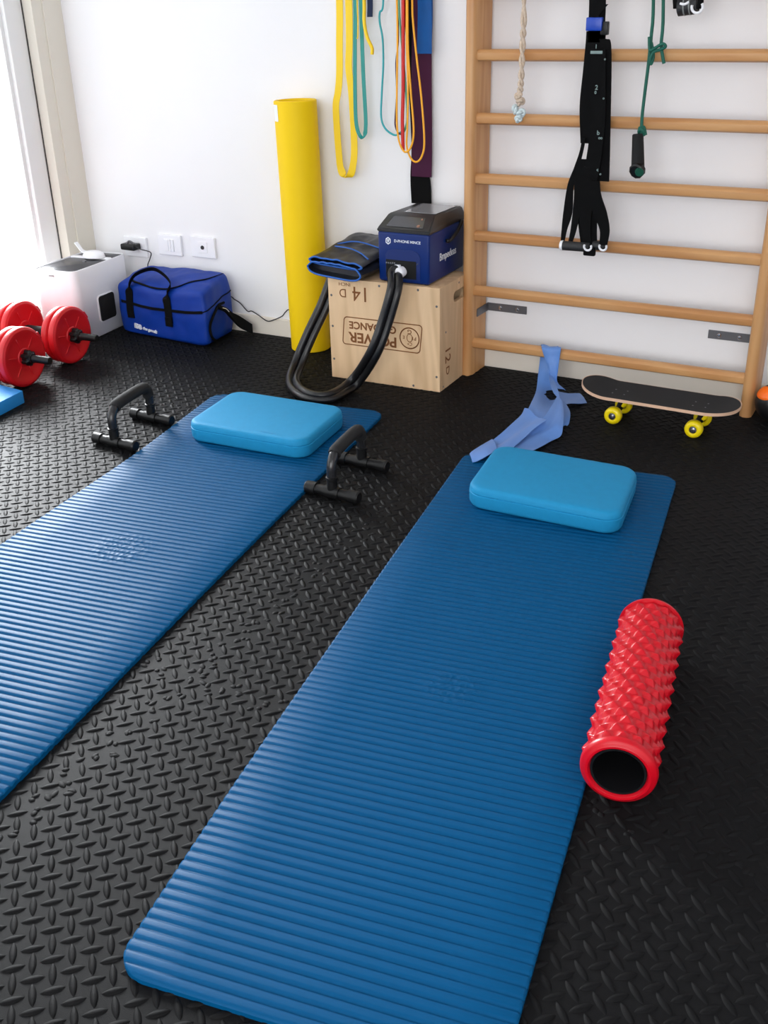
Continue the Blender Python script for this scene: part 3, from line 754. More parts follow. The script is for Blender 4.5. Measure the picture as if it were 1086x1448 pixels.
# ------------------------------------------------------------------ dumbbells
def make_dumbbell(yc, xo, label, turn=.058):
    # xo: outer face of the right-hand stack
    ax = V(1, turn, 0).normalized(); R = .108; O = V(xo, yc, R+.0012)
    t = thing('dumbbell', label, 'dumbbell', (O.x-.13, O.y, 0), 'red plate dumbbells by the window')
    bm = bmesh.new(); lathe(bm, [(-.405, 0), (-.405, .012), (-.402, .0135), (.107, .0135), (.110, .012), (.110, 0)], O, ax, 22); autosmooth(obj('bar', bm, M_BLACK, t))
    bm = bmesh.new(); lathe(bm, [(-.222, .0135), (-.222, .018), (-.078, .018), (-.078, .0135)], O, ax, 22); autosmooth(obj('grip', bm, M_BLACKM, t))
    for k, s0 in enumerate((-.0355, -.072, -.2665, -.303)):
        flip = k > 1
        bm = bmesh.new(); th = .0345; r = R-(.001 if k % 2 == 0 else .004)
        lathe(bm, [(.002, .0142), (.002, .030), (.005, .033), (.005, .075), (.0015, .083), (.0015, r-.010), (.006, r-.002), (.010, r), (th-.010, r), (th-.006, r-.002), (th-.0015, r-.010), (th-.0015, .086), (th-.005, .078), (th-.005, .033), (th-.002, .030), (th-.002, .0142), (.002, .0142)], O+ax*s0, ax, 64)
        pl = autosmooth(obj('weight_plate', bm, M_RED, t), 28)
        # raised ribs on the face and a bump on the rim
        u = V(0,0,1); v = ax.cross(u)
        bm = bmesh.new()
        for q in range(6):
            a = q*PI/3+.35; dd = u*math.cos(a)+v*math.sin(a); pp = u*-math.sin(a)+v*math.cos(a)
            f = frame(O+ax*(s0+(th-.006))+dd*.055, dd, pp)
            box(bm, -.021, .021, -.0016, .0016, -.001, .0035, .0008, 1, f)
        a = 1.02; dd = u*math.cos(a)-v*math.sin(a)*1; pp = ax.cross(dd)
        f = frame(O+ax*(s0+th/2)+dd*(r-.001), ax, pp); box(bm, -.0125, .0125, -.016, .016, -.003, .0035, .003, 3, f)
        pieces(autosmooth(obj('relief', bm, M_RED, pl), 40))
    for s0, d in ((.001, 1), (-.305, -1)):
        bm = bmesh.new(); N = 72; rings = []
        for (h, rr, am) in ((0, .018, 0), (0, .025, .0035), (.020, .025, .0035), (.023, .021, .002), (.026, .017, 0), (.034, .0165, 0), (.034, .0136, 0)):
            u = V(0,0,1); v = ax.cross(u)
            rings.append([O+ax*(s0+h*d)+(u*math.cos(2*PI*k/N)+v*math.sin(2*PI*k/N))*(rr+am*math.copysign(min(1, abs(2.5*math.cos(6*2*PI*k/N))), math.cos(6*2*PI*k/N))) for k in range(N)])
        loft(bm, rings, cap=False); autosmooth(obj('star_collar', bm, M_BLACK, t), 35)
make_dumbbell(-.627, -2.538, 'red dumbbell farther from the camera, against the white bin')
make_dumbbell(-.904, -2.501, 'red dumbbell nearer the camera, behind the blue foam block')

# blue foam block, mostly outside the frame
bm = bmesh.new(); c0 = V(-2.392, -1.040, 0); d1 = V(.019, -.132, 0).normalized(); d2 = V(-1, .10, 0).normalized()
z = V(0,0,.0465); b0 = V(0,0,.0015)
hexa(bm, [c0+b0, c0+d2*.36+b0, c0+d2*.36+d1*.24+b0, c0+d1*.24+b0, c0+z, c0+d2*.36+z, c0+d2*.36+d1*.24+z, c0+d1*.24+z], .003, 2)
tag(autosmooth(obj('foam_block', bm, M_BLUEFOAM), 40), 'bright blue rectangular foam block on the floor beside the red dumbbells', 'foam block')

# ------------------------------------------------------------------ white bin with smoky lid
def make_bin():
    a = math.radians(6.5); e = V(math.cos(a), math.sin(a), 0); n = V(-math.sin(a), math.cos(a), 0); FR = V(-2.690, -.428, 0)
    W_, D_, H_ = .205, .355, .289
    c = FR-e*(W_/2)+n*(D_/2)
    t = thing('storage_bin', 'tall white plastic bin with smoky grey lid in the corner by the window', 'bin', tuple(c))
    def ring(z, ins, r=.03): return [c+e*x+n*y+V(0,0,z) for x, y in rrect(W_-2*ins, D_-2*ins, max(r-ins, .006), 6)]
    bm = bmesh.new(); loft(bm, [ring(.001, .006), ring(.006, .001), ring(H_-.004, 0), ring(H_, .002), ring(H_, .0055), ring(H_-.004, .0065), ring(H_-.02, .008)]); autosmooth(obj('bin_body', bm, M_WHITE, t), 45)
    def pan(nm, x0, x1, y0, y1, z0, z1, m, r=.02):
        bm = bmesh.new(); cc = c+e*(x0+x1)/2+n*(y0+y1)/2
        R = lambda z, i: [cc+e*x+n*y+V(0,0,z) for x, y in rrect(x1-x0-2*i, y1-y0-2*i, r, 6)]
        loft(bm, [R(z0, 0), R(z1-.002, 0), R(z1, .002)]); return autosmooth(obj(nm, bm, m, t), 45)
    pan('front_lid', -W_/2+.009, W_/2-.009, -D_/2+.009, .060, H_-.012, H_-.003, M_LID, .018)
    pan('rear_lid', -W_/2+.009, W_/2-.009, .085, D_/2-.009, H_-.012, H_-.003, M_LID, .012)
    pan('lid_bar', -W_/2+.008, W_/2-.008, .060, .085, H_-.012, H_+.002, M_WHITE, .004)
    bm = bmesh.new(); q = c+n*.0+e*.02+V(0,0,H_-.002); lathe(bm, [(0,.009),(.004,.008),(.0045,0)], q, (0,0,1), 18); autosmooth(obj('lid_knob', bm, M_STEEL, t))
    # small print under the rim
    fm = frame(c-n*(D_/2+.0006)-e*.008+V(0,0,H_-.022), e, V(0,0,1))
    text_obj('lettering', 'HOME', .009, M_BLACK, fm, t, .0002)
    # dark side hatch with a white rim
    bm = bmesh.new(); yy0, yy1, z0, z1 = -.06, .05, .055, .165
    o = c+e*(W_/2)
    def hp(y, z, out): return o+n*y+e*out+V(0,0,z)
    def hring(i, out): return [hp((yy0+yy1)/2+x, (z0+z1)/2+z_, out) for x, z_ in rrect(yy1-yy0-2*i, z1-z0-2*i, .014-i*.5, 5)]
    loft(bm, [hring(0, -.001), hring(0, .003), hring(.003, .004)]); hr = autosmooth(obj('hatch_rim', bm, M_WHITE, t), 40)
    bm = bmesh.new(); loft(bm, [hring(.004, .002), hring(.004, .006), hring(.006, .008)]); autosmooth(obj('hatch', bm, M_ENGINE, hr), 40)
    # scoop lying on the bar
    s = thing('scoop', 'small white plastic scoop lying on the lid of the white bin', 'scoop', tuple(c+n*.06+V(0,0,H_)))
    bm = bmesh.new(); rings = []
    cc = c+n*.064+e*.022+V(0,0,H_+.004)
    for k in range(9):
        ph = PI/2*k/8; rr = math.cos(ph)**.6 if k < 8 else .02
        rings.append([cc+e*(.050*rr*math.cos(th))+n*(.036*rr*math.sin(th))+V(0,0,.026*math.sin(ph)) for th in [2*PI*q/28 for q in range(28)]])
    loft(bm, rings); autosmooth(obj('bowl', bm, M_WHITE, s), 50)
    bm = bmesh.new(); hw = .010
    ribbon(bm, [(cc+e*(-.034)-n*hw*1.6+V(0,0,.016), cc+e*(-.034)+n*hw*1.6+V(0,0,.016)), (cc+e*(-.055)-n*hw+V(0,0,.022), cc+e*(-.055)+n*hw+V(0,0,.022)), (cc+e*(-.085)-n*hw+n*.02+V(0,0,.034), cc+e*(-.085)+n*hw+n*.02+V(0,0,.034)), (cc+e*(-.105)-n*hw+n*.03+V(0,0,.047), cc+e*(-.105)+n*hw+n*.03+V(0,0,.047))], .004)
    autosmooth(obj('handle', bm, M_WHITE, s), 50)
make_bin()

# ------------------------------------------------------------------ blue sports bag
def make_bag():
    t = thing('sports_bag', 'bright blue nylon sports bag with black handles on the floor under the sockets', 'bag', (-2.44, -.15, 0))
    FL, FR, BR, BL = V(-2.668,-.232,0), V(-2.196,-.272,0), V(-2.225,-.045,0), V(-2.655,-.035,0)
    def base(u, v): return FL.lerp(FR, u).lerp(BL.lerp(BR, u), v)
    def height(u, v):   # top surface
        h = .205+.035*v+.012*u
        h += .018*math.sin(PI*v)*(1-(2*u-1)**2*.6)-.012*math.sin(PI*u)*(1-v)
        return h
    # shell: closed grid box, bulged
    def surf(u, v, w):
        # u,v,w in 0..1 on the cube surface; rounded by squircle
        x, y, z_ = 2*u-1, 2*v-1, 2*w-1
        k = .16
        q = V(x, y, z_)
        m_ = max(abs(x), abs(y), abs(z_)); l8 = (abs(x)**14+abs(y)**14+abs(z_)**14)**(1/14.)
        q = q*(m_/l8)
        uu, vv, ww = (q.x+1)/2, (q.y+1)/2, (q.z+1)/2
        b = base(uu, vv); c_ = base(.5, .5)
        out = (b-c_); bul = 1+.045*math.sin(PI*ww)-.02*ww
        p = c_+out*bul; p.z = .002+height(uu, vv)*ww
        dn = noise.noise(V(p.x*9, p.y*9, p.z*11))*.010+noise.noise(V(p.x*26, p.y*26, p.z*18))*.0035
        nrm = V(q.x*(abs(q.x) > .85), q.y*(abs(q.y) > .85), max(0, q.z)*(q.z > .85)); 
        if nrm.length > 0 and ww > .06: p += nrm.normalized()*dn
        return p
    N = 34; bm = bmesh.new(); cache = {}
    def gv(i, j, k):
        if (i, j, k) not in cache: cache[(i, j, k)] = bm.verts.new(surf(i/N, j/N, k/N))
        return cache[(i, j, k)]
    for a in range(N):
        for b in range(N):
            for (f) in (0, N):
                bm.faces.new((gv(f,a,b), gv(f,a+1,b), gv(f,a+1,b+1), gv(f,a,b+1))); bm.faces.new((gv(a,f,b), gv(a+1,f,b), gv(a+1,f,b+1), gv(a,f,b+1))); bm.faces.new((gv(a,b,f), gv(a+1,b,f), gv(a+1,b+1,f), gv(a,b+1,f)))
    autosmooth(obj('bag_body', bm, M_BAG, t), 80)
    def sp(u, v, w, out=.002):
        p = surf(u, v, w); c_ = base(.5, .5)+V(0,0,.12)
        d = V(0,0,0)
        if v <= .001: d = V(-.08,-1,0)
        elif u >= .999: d = V(1,.1,0)
        elif w >= .999: d = V(0,0,1)
        elif u <= .001: d = V(-1,0,0)
        return p+d.normalized()*out
    M_TRIM = M_STRAP
    # zip band round the front at two thirds of the height, running on round the right end
    def strip(nm, pts, wid, wd, th=.0025, n=4, m=M_TRIM, par=t):
        bm = bmesh.new(); ribbon(bm, [(p-Vector(wd)*wid/2, p+Vector(wd)*wid/2) for p in pts], th, n, 2); return autosmooth(obj(nm, bm, m, par), 50)
    wz = lambda u: .66-.03*math.sin(PI*u)
    strip('zip', [sp(k/20, 0, wz(k/20), .003) for k in range(1, 21)], .011, (0,0,1))
    strip('side_seam', [sp(1, k/14, .66+.06*k/14, .0025) for k in range(0, 14)], .004, (0,0,1))
    # top flap zip: curve over the top
    cv = [(.10,.22),(.16,.12),(.28,.07),(.42,.05),(.56,.06),(.68,.12),(.80,.26),(.90,.48),(.965,.72),(.985,.9)]
    pts = [sp(u, v, 1, .003) for u, v in cv]
    bm = bmesh.new(); ribbon(bm, [(p+V(0,-.0055,-.0005), p+V(0,.0055,.0005)) for p in pts], .003, 5, 2); autosmooth(obj('zip', bm, M_TRIM, t), 50)
    # vertical straps and the looped handle
    def handle(ul, ur, v0):
        P = []
        P += [sp(ul, 0, w_, .005) for w_ in (.34, .5, .64, .78, .9)]
        a = sp(ul, 0, .96, .006); b = sp(ur, 0, .96, .006)
        P += [a+V(.004,-.004,.014), a+V(.030,.012,.055), a.lerp(b,.45)+V(0,.05,.078), a.lerp(b,.72)+V(.01,.045,.066), b+V(.012,.020,.040), b+V(.008,-.002,.008)]
        P += [sp(ur, 0, w_, .005) for w_ in (.86, .74, .62, .5, .38)][0:5]
        bm = bmesh.new(); prs = []
        for i, p in enumerate(P):
            f = 1 if i < 5 or i > len(P)-6 else .35
            wd = V(1, 0, 0)*f+V(0,-.6,.5)*(1-f)
            prs.append((p-wd.normalized()*.0175, p+wd.normalized()*.0175))
        ribbon(bm, prs, .003, 6, 3); autosmooth(obj('handle', bm, M_TRIM, t), 60)
    handle(.16, .60, 0)
    bm = bmesh.new(); p = sp(.6, 0, .40, .007); box(bm, p.x-.017, p.x+.017, p.y-.004, p.y+.002, p.z-.018, p.z+.020, .002); obj('strap_tab', bm, M_TRIM, t)
    # round end pocket with black edging and shoulder strap with clip
    bm = bmesh.new(); P = []
    for k in range(13):
        a = PI*(-.30+1.15*k/12)
        P.append(sp(1, min(.97, max(.10, .52-.36*math.sin(a+.4))), min(.62, max(.05, .30-.30*math.cos(a+.9))), .004))
    P = [sp(1, v, w_, .004) for v, w_ in ((.62,.60),(.42,.62),(.24,.55),(.13,.42),(.10,.28),(.16,.14),(.28,.05))]
    tube(bm, P, .0055, 8); autosmooth(obj('pocket_edging', bm, M_TRIM, t), 60)
    bm = bmesh.new(); P2 = [sp(1, .40, .60, .008), sp(1, .52, .52, .018), sp(1, .66, .38, .026), V(-2.165, -.085, .062), V(-2.130, -.055, .030)]
    ribbon(bm, [(p-V(-.3,.4,1).normalized()*q, p+V(-.3,.4,1).normalized()*q) for p, q in zip(P2, (.007,.008,.012,.022,.018))], .012, 6, 3); autosmooth(obj('shoulder_strap', bm, M_TRIM, t), 60)
    bm = bmesh.new(); P3 = [sp(1, .44, .575, .016), sp(1, .56, .475, .027)]; tube(bm, [P3[0], P3[0].lerp(P3[1], .5)+V(.003,0,.003), P3[1]], .0035, 10); autosmooth(obj('clip', bm, M_CHROME, t), 60)
    # wording low on the front
    p0, p1 = sp(.17, 0, .185, .004), sp(.46, 0, .135, .004); d = (p1-p0).normalized()
    f = frame(p0.lerp(p1, .18), d, V(0,0,1)); text_obj('lettering', 'IBB', .028, M_WPRINT, f, t, .003, 1.15, .0005)
    f = frame(p0.lerp(p1, .66), d, V(0,0,1)); text_obj('lettering', 'the gewelt', .0175, M_WPRINT, f, t, .003, 1.05, .0003)
make_bag()

# ------------------------------------------------------------------ sockets, plug, cable
def plate(cx, cz, kind, label, group='white wall plates above the bag'):
    nm = {'switch': 'light_switch', 'plug': 'power_socket', 'coax': 'antenna_socket'}[kind]
    w_, h_ = .121, .083
    t = thing(nm, label, 'switch' if kind == 'switch' else 'socket', (cx, -.002, cz), group)
    bm = bmesh.new(); box(bm, cx-w_/2, cx+w_/2, -.012, -.0006, cz-h_/2, cz+h_/2, .0025, 2); obj('face_plate', bm, M_WHITE, t)
    if kind == 'switch':
        for xa, xb in ((-.024, -.0035), (-.0025, .009), (.010, .024)):
            bm = bmesh.new(); box(bm, cx+xa, cx+xb, -.0160, -.0115, cz-.024, cz+.024, .001, 1); obj('rocker', bm, M_WHITE, t)
    else:
        bm = bmesh.new(); box(bm, cx-.023, cx+.023, -.0140, -.0115, cz-.022, cz+.022, .001, 1); ins = obj('insert', bm, M_WHITE, t)
        if kind == 'coax':
            bm = bmesh.new(); lathe(bm, [(0,.0085),(.003,.0078),(.003,.004),(.0032,0)], V(cx, -.0138, cz), (0,-1,0), 20); autosmooth(obj('connector', bm, M_CABLE, ins))
    return t
plate(-2.735, .302, 'plug', 'white wall power socket with the black charger plugged in')
plate(-2.549, .324, 'switch', 'white wall rocker switch between the two sockets')
plate(-2.376, .329, 'coax', 'white wall antenna socket, rightmost of the wall plates')
t = thing('charger', 'black mains charger plugged into the wall socket above the bin', 'charger', (-2.735, -.03, .30))
bm = bmesh.new(); box(bm, -2.775, -2.700, -.062, -.0142, .296, .322, .007, 3); autosmooth(obj('charger_body', bm, M_BLACK, t), 40)
bm = bmesh.new(); tube(bm, [V(-2.745,-.05,.321), V(-2.735,-.046,.333), V(-2.722,-.04,.326), V(-2.712,-.035,.318)], .004, 8); autosmooth(obj('cord_loop', bm, M_STEEL, t), 60)
bm = bmesh.new(); tube(bm, [V(-2.702,-.045,.310), V(-2.683,-.035,.300), wl(213,357,-.024), wl(212,366,-.02), wl(209,376,-.018), V(-2.655,-.018,.20), V(-2.45,-.018,.16), wl(322,418,-.018), wl(331,423,-.018), wl(340,429,-.018), wl(350,440,-.018), wl(356,440,-.018), wl(366,446,-.018), wl(378,454,-.018), wl(388,452,-.018), wl(399,447,-.018), wl(404,441,-.018), wl(413,437,-.014), V(-1.80,-.008,.145)], .0022, 8, 6)
autosmooth(obj('charger_cable', bm, M_CABLE, t), 60)

# ------------------------------------------------------------------ bands hanging on the wall
G_ = 'resistance bands hanging on the wall'
def hang(pts, y, top=1.75):
    """pixel path -> wall points, lengthened straight up above the picture from its first point"""
    return [wl(a, b, y) for a, b in pts]
def up(p, top=1.62): q = Vector(p); q.z = top; return q
def bandthing(nm, bm, m, label, cat='resistance band', smooth=60): return tag(autosmooth(obj(nm, bm, m), smooth), label, cat, G_)
# hook rail above the frame that all of them hang from
bm = bmesh.new(); box(bm, -1.76, -1.30, -.022, -.0006, 1.62, 1.70, .003)
t_rail = tag(obj('hook_rail', bm, M_OAK), 'wooden hook rail on the wall that the bands hang from', 'rail')
for x_ in (-1.70, -1.61, -1.53, -1.46, -1.42, -1.36):
    bm = bmesh.new(); tube(bm, [V(x_, -.02, 1.655), V(x_, -.05, 1.650), V(x_, -.085, 1.655), V(x_, -.092, 1.672)], .005, 8); obj('hook', bm, M_STEEL, t_rail, True)
def vert_loop(Lpx, Rpx, bot, y, w, m, nm, label, topx=None, thick=.002, tz=1.655):
    a = hang(Lpx, y); b = hang(Rpx, y); bt = wl(*bot, y)
    tx = topx if topx is not None else (a[0].x+b[0].x)/2
    top = V(tx, y, tz)
    l0 = a[0]; r0 = b[0]
    P = [top, V(tx-(tx-l0.x)*.7, y, tz-.03), V(l0.x, y, 1.5), *a, bt, *b[::-1], V(r0.x, y-.004, 1.5), V(tx+(r0.x-tx)*.7, y-.004, tz-.03), top+V(0,-.003,0)]
    bm = bmesh.new(); prs = []
    for i, p in enumerate(P):
        d = (P[min(i+1, len(P)-1)]-P[max(i-1, 0)]); s = d.cross(V(0,1,0)).normalized()
        # the flat of the band turns edge-on at the bottom bend
        c = abs(d.normalized().z); wd = (s*c+V(0,1,0)*(1-c)*.9*(1 if s.x > 0 else -1)).normalized()
        prs.append((p-wd*w/2, p+wd*w/2))
    ribbon(bm, prs, thick, 6, 2)
    return bandthing(nm, bm, m, label)
vert_loop([(480,0),(480,60),(480,105),(478,130),(475,150),(477,190),(479,215),(481,235),(485,246)], [(493,0),(494,60),(493,95),(497,130),(500,180),(501,215),(499,235),(496,246)], (490,251), -.040, .026, M_YBAND, 'resistance_band', 'wide yellow loop band hanging leftmost on the wall')
vert_loop([(502,0),(502,60),(502,120),(503,165),(506,185)], [(510,0),(512,60),(514,110),(517,165),(517,182),(516,189)], (512,195), -.060, .014, M_TEAL, 'resistance_band', 'teal loop band hanging just right of the wide yellow band')
def cord(px, y, r, m, label, nm='resistance_tube', toptie=True, rf=None, cat='resistance tube'):
    P = hang(px, y)
    if toptie: P = [V(P[0].x, y, 1.655), V(P[0].x, y, 1.45), *P]
    bm = bmesh.new(); tube(bm, P, r, 10, 8, rf=rf); return bandthing(nm, bm, m, label, cat)
cord([(515,0),(515,30),(519,52),(526,68),(526,77)], -.085, .0060, M_YBAND, 'short thick yellow tube with a cut end beside the teal band')
cord([(505,0),(506,30),(506,50),(505,55)], -.075, .0022, M_YBAND, 'thin yellow cord end hanging between the strands of the teal band')
bm = band([V(-1.566,-.03,1.655), V(-1.566,-.03,1.4), wl(523,-5,-.03), wl(523,24,-.03)], .020, thick=.003); bandthing('strap', bm, M_NAVY, 'short navy strap end hanging behind the yellow tube', 'strap')
cord([(542,0),(537,18),(537,32),(541,55),(542,90),(540,130),(539,165),(545,182),(558,191),(567,187)], -.045, .0034, M_CYAN, 'thin aqua tube hanging in a wide curve left of the red band')
cord([(563,0),(563,35),(563,60),(560,90),(561,130),(559,165),(559,178),(563,188),(568,190)], -.050, .0028, M_NAVYB, 'thin purple cord hanging left of the red band')
cord([(564,0),(567,50),(571,90),(574,130),(576,165),(573,182),(568,190)], -.058, .0036, M_GREEN, 'mint green tube crossing in front of the maroon strap edge')
cord([(570,0),(570,60),(570,130),(569,170),(570,212)], -.068, .0062, M_REDB, 'red resistance tube hanging straight between the orange tubes')
def loopcord(px, y, r, m, label):
    P = hang(px, y); tx = (P[0].x+P[-1].x)/2
    P = [V(tx-.004, y, 1.66), V(P[0].x, y, 1.45), *P, V(P[-1].x, y, 1.45), V(tx+.004, y, 1.66)]
    bm = bmesh.new(); tube(bm, P, r, 10, 8); return bandthing('resistance_tube', bm, m, label, 'resistance tube')
loopcord([(575,0),(575,60),(577,120),(576,180),(575,205),(580,222),(588,229),(596,222),(600,200),(596,140),(589,80),(584,30),(583,0)], -.075, .0034, M_OBAND, 'orange tube loop hanging lowest, in front of the maroon strap')
loopcord([(561,-10),(562,60),(561,150),(562,185),(566,205),(573,215),(581,208),(585,185),(581,130),(577,70),(576,-10)], -.083, .0034, M_OBAND, 'amber tube loop hanging behind the red tube, slightly shorter than the orange loop')
bm = band([V(-1.398,-.012,1.655), V(-1.398,-.012,1.4), wl(583,-5,-.012), wl(585,80,-.012), wl(587,200,-.012), wl(594,250,-.014), wl(596,288,-.014)], [.06,.06,.062,.05,.028,.075,.078], thick=.003)
bandthing('strap', bm, M_STRAP, 'long black strap hanging behind the maroon one down to the pump', 'strap')
bm = band([V(-1.383,-.020,1.655), V(-1.383,-.020,1.4), wl(597,-5,-.020), wl(596,100,-.020), wl(596.5,200,-.020), wl(596,250,-.020)], [.06,.065,.068,.075,.078,.078], thick=.002)
bandthing('strap', bm, M_MAROON, 'wide maroon latex strap hanging in front of the black strap', 'strap')
bm = bmesh.new(); y = -.030
band([V(-1.37,y,1.655), V(-1.37,y,1.4), wl(601,-5,y), wl(600,76,y)], .054, thick=.002, bm=bm, cross=3)
band([V(-1.36,y-.006,1.655), V(-1.36,y-.006,1.4), wl(604,-5,y-.006), wl(602,76,y-.006)], [.03,.03,.03,.045], thick=.002, bm=bm)
bandthing('strap', bm, M_BLUEB, 'wide shiny blue latex strap, short, on top of the maroon one', 'strap')

# ------------------------------------------------------------------ things hanging on the wall bars
YR = -.150
def make_rope():
    t = thing('rope', 'beige twisted rope with a knotted pale end hanging on the wall bars', 'rope', tuple(wl(738, 80, YR)))
    A = [wl(740,-250,-.14), wl(741,0,YR), wl(739,60,YR), wl(737,110,YR), wl(735,133,YR)]
    SP = spline(A, 14)
    for ph in (0, PI):
        bm = bmesh.new(); Q = [p+V(math.cos(i*.55+ph)*.0052, math.sin(i*.55+ph)*.004, 0) for i, p in enumerate(SP)]
        Q = [p for p in Q]; tube(bm, Q, .0052, 8, 2); autosmooth(obj('strand', bm, M_ROPE, t), 70)
    def knot(px, py, R, r, m, seed):
        bm = bmesh.new(); c = wl(px, py, YR); P = []
        rn = random.Random(seed); ax = V(rn.uniform(-1,1), rn.uniform(-1,1), rn.uniform(-1,1)).normalized(); q = ax.rotation_difference(V(0,1,.3))
        for k in range(40):
            th = 2*PI*k/39; u = V(math.cos(2*th)*(1+.45*math.cos(3*th)), math.sin(3*th)*.6, math.sin(2*th)*(1+.45*math.cos(3*th)))*R*.62; P.append(c+q @ u)
        tube(bm, P, r, 8, 2); autosmooth(obj('knot', bm, m, t), 70)
    knot(733, 135, .012, .005, M_ROPE, 1); knot(736, 144, .012, .005, M_ROPE, 2)
    knot(729, 155, .013, .0052, M_ROPEW, 3); knot(737, 160, .013, .0052, M_ROPEW, 4); knot(733, 168, .010, .005, M_ROPEW, 6)
make_rope()

def make_suspension():
    t = thing('suspension_trainer', 'black suspension strap trainer with blue buckle and grips hanging on the wall bars', 'suspension trainer', tuple(wl(830, 200, -.17)))
    y = -.165
    def pr(pts, w_, th=.003, m=M_STRAP, nm='strap', yy=y):
        P = []; 
        for i, q in enumerate(pts):
            P.append(wl(q[0], q[1], q[2] if len(q) > 2 else yy))
        bm = band(P, w_, thick=th); return autosmooth(obj(nm, bm, m, t), 60)
    px = .00225   # metres per pixel here
    pr([(845,-250,-.15),(845,-60),(845,0),(844,30),(843,60)], 22*px)
    pr([(857,6),(848,16),(842,25)], 6*px, m=M_STRAP, nm='strap_tail', yy=y-.012)
    b = wl(841, 34, y-.006); bm = bmesh.new(); box(bm, b.x-.024, b.x+.024, b.y-.010, b.y+.010, b.z-.018, b.z+.018, .003); autosmooth(obj('buckle', bm, mat('blue_buckle', rgb(10,62,170), .35), t), 40)
    b = wl(855, 40, y+.002); bm = bmesh.new(); box(bm, b.x-.010, b.x+.012, b.y-.010, b.y+.010, b.z-.018, b.z+.018, .003); autosmooth(obj('cam_lock', bm, M_BLACK, t), 40)
    pr([(843,44),(842,60),(838,100),(833,150),(829,198),(828,202)], [26*px,26*px,26*px,26*px,16*px,14*px])
    pr([(852,55),(856,60),(855,100),(853,160),(850,220),(848,256)], [10*px,14*px,18*px,20*px,24*px,26*px], yy=y-.010, th=.006)
    pr([(846,70),(845,110),(846,160),(843,200),(838,235),(838,250)], [20*px,22*px,20*px,20*px,20*px,16*px], yy=y-.022, th=.004)
    # the loops that run down to the grips
    pr([(826,195),(822,215),(815,238),(807,262),(803,300),(798,325),(795,346)], [5*px,5*px,7*px,9*px,13*px,8*px,5*px], yy=y-.004)
    pr([(826,225),(820,245),(818,280),(812,320),(806,345)], [8*px,14*px,13*px,9*px,6*px], yy=y-.012)
    pr([(836,236),(832,262),(828,300),(829,330),(832,348)], [20*px,24*px,18*px,13*px,11*px], yy=y-.018, th=.004)
    pr([(842,256),(842,275),(848,300),(855,325),(853,347)], [12*px,16*px,20*px,14*px,11*px], yy=y-.026, th=.004)
    pr([(838,262),(836,300),(838,330),(841,350)], [20*px,18*px,12*px,8*px], yy=y-.010, th=.004)
    pr([(824,250),(820,290),(822,325),(824,345)], [11*px,9*px,7*px,5*px], yy=y-.006)
    # grips
    for (a, b_, yy) in (((794,347), (834,350), y-.03), ((838,347), (857,348), y-.014)):
        A, B = wl(*a, yy), wl(*b_, yy); bm = bmesh.new(); d = (B-A).normalized(); L = (B-A).length
        lathe(bm, [(0,.011),(.003,.0145),(L-.003,.0145),(L,.011)], A, d, 24); g = autosmooth(obj('grip', bm, mat('grip_foam', rgb(34,34,36), .6), t), 40)
        if a[0] == 794:
            bm = bmesh.new(); lathe(bm, [(-.002,.010),(-.003,.0150),(.003,.0160),(.006,.0155)], A, d, 24); autosmooth(obj('end_ring', bm, M_WHITE, g), 50)
    for (cx, cy, yy) in ((831, 349, y-.050), (852.5, 349, y-.046)):
        c = wl(cx, cy, yy); P = [c+V(math.cos(a), -.15*math.sin(a), math.sin(a))*.0115 for a in [PI*.85+PI*1.3*k/14 for k in range(15)]]
        bm = bmesh.new(); tube(bm, P, .0034, 10, 2); autosmooth(obj('end_ring', bm, M_WHITE, t), 60)
    c = wl(834, 357, y-.034); bm = bmesh.new(); box(bm, c.x-.020, c.x+.018, c.y-.008, c.y+.008, c.z-.010, c.z+.016, .004); autosmooth(obj('strap_stop', bm, M_STRAP, t), 40)
    # stitched grey print on the webbing
    for body, qx, qy, sz in (('1', 843, 66, .016), ('2', 843.5, 124, .018), ('0', 842, 131, .012), ('b', 846, 188, .018), ('oo', 849, 195, .012), ('c', 845, 240, .013), ('o', 849, 246, .010), ('o', 855.5, 83.5, .010), ('o', 853.5, 139, .010)):
        text_obj('print', body, sz, M_GPRINT, frame(wl(qx, qy, y-.0275), V(1,0,0), V(0,0,1)), t, .0003, 1, .0003)
    c = wl(843.5, 74, y-.0265); bm = bmesh.new(); box(bm, c.x-.018, c.x+.018, c.y-.0008, c.y+.0008, c.z-.004, c.z+.004); obj('print', bm, M_GPRINT, t)
make_suspension()

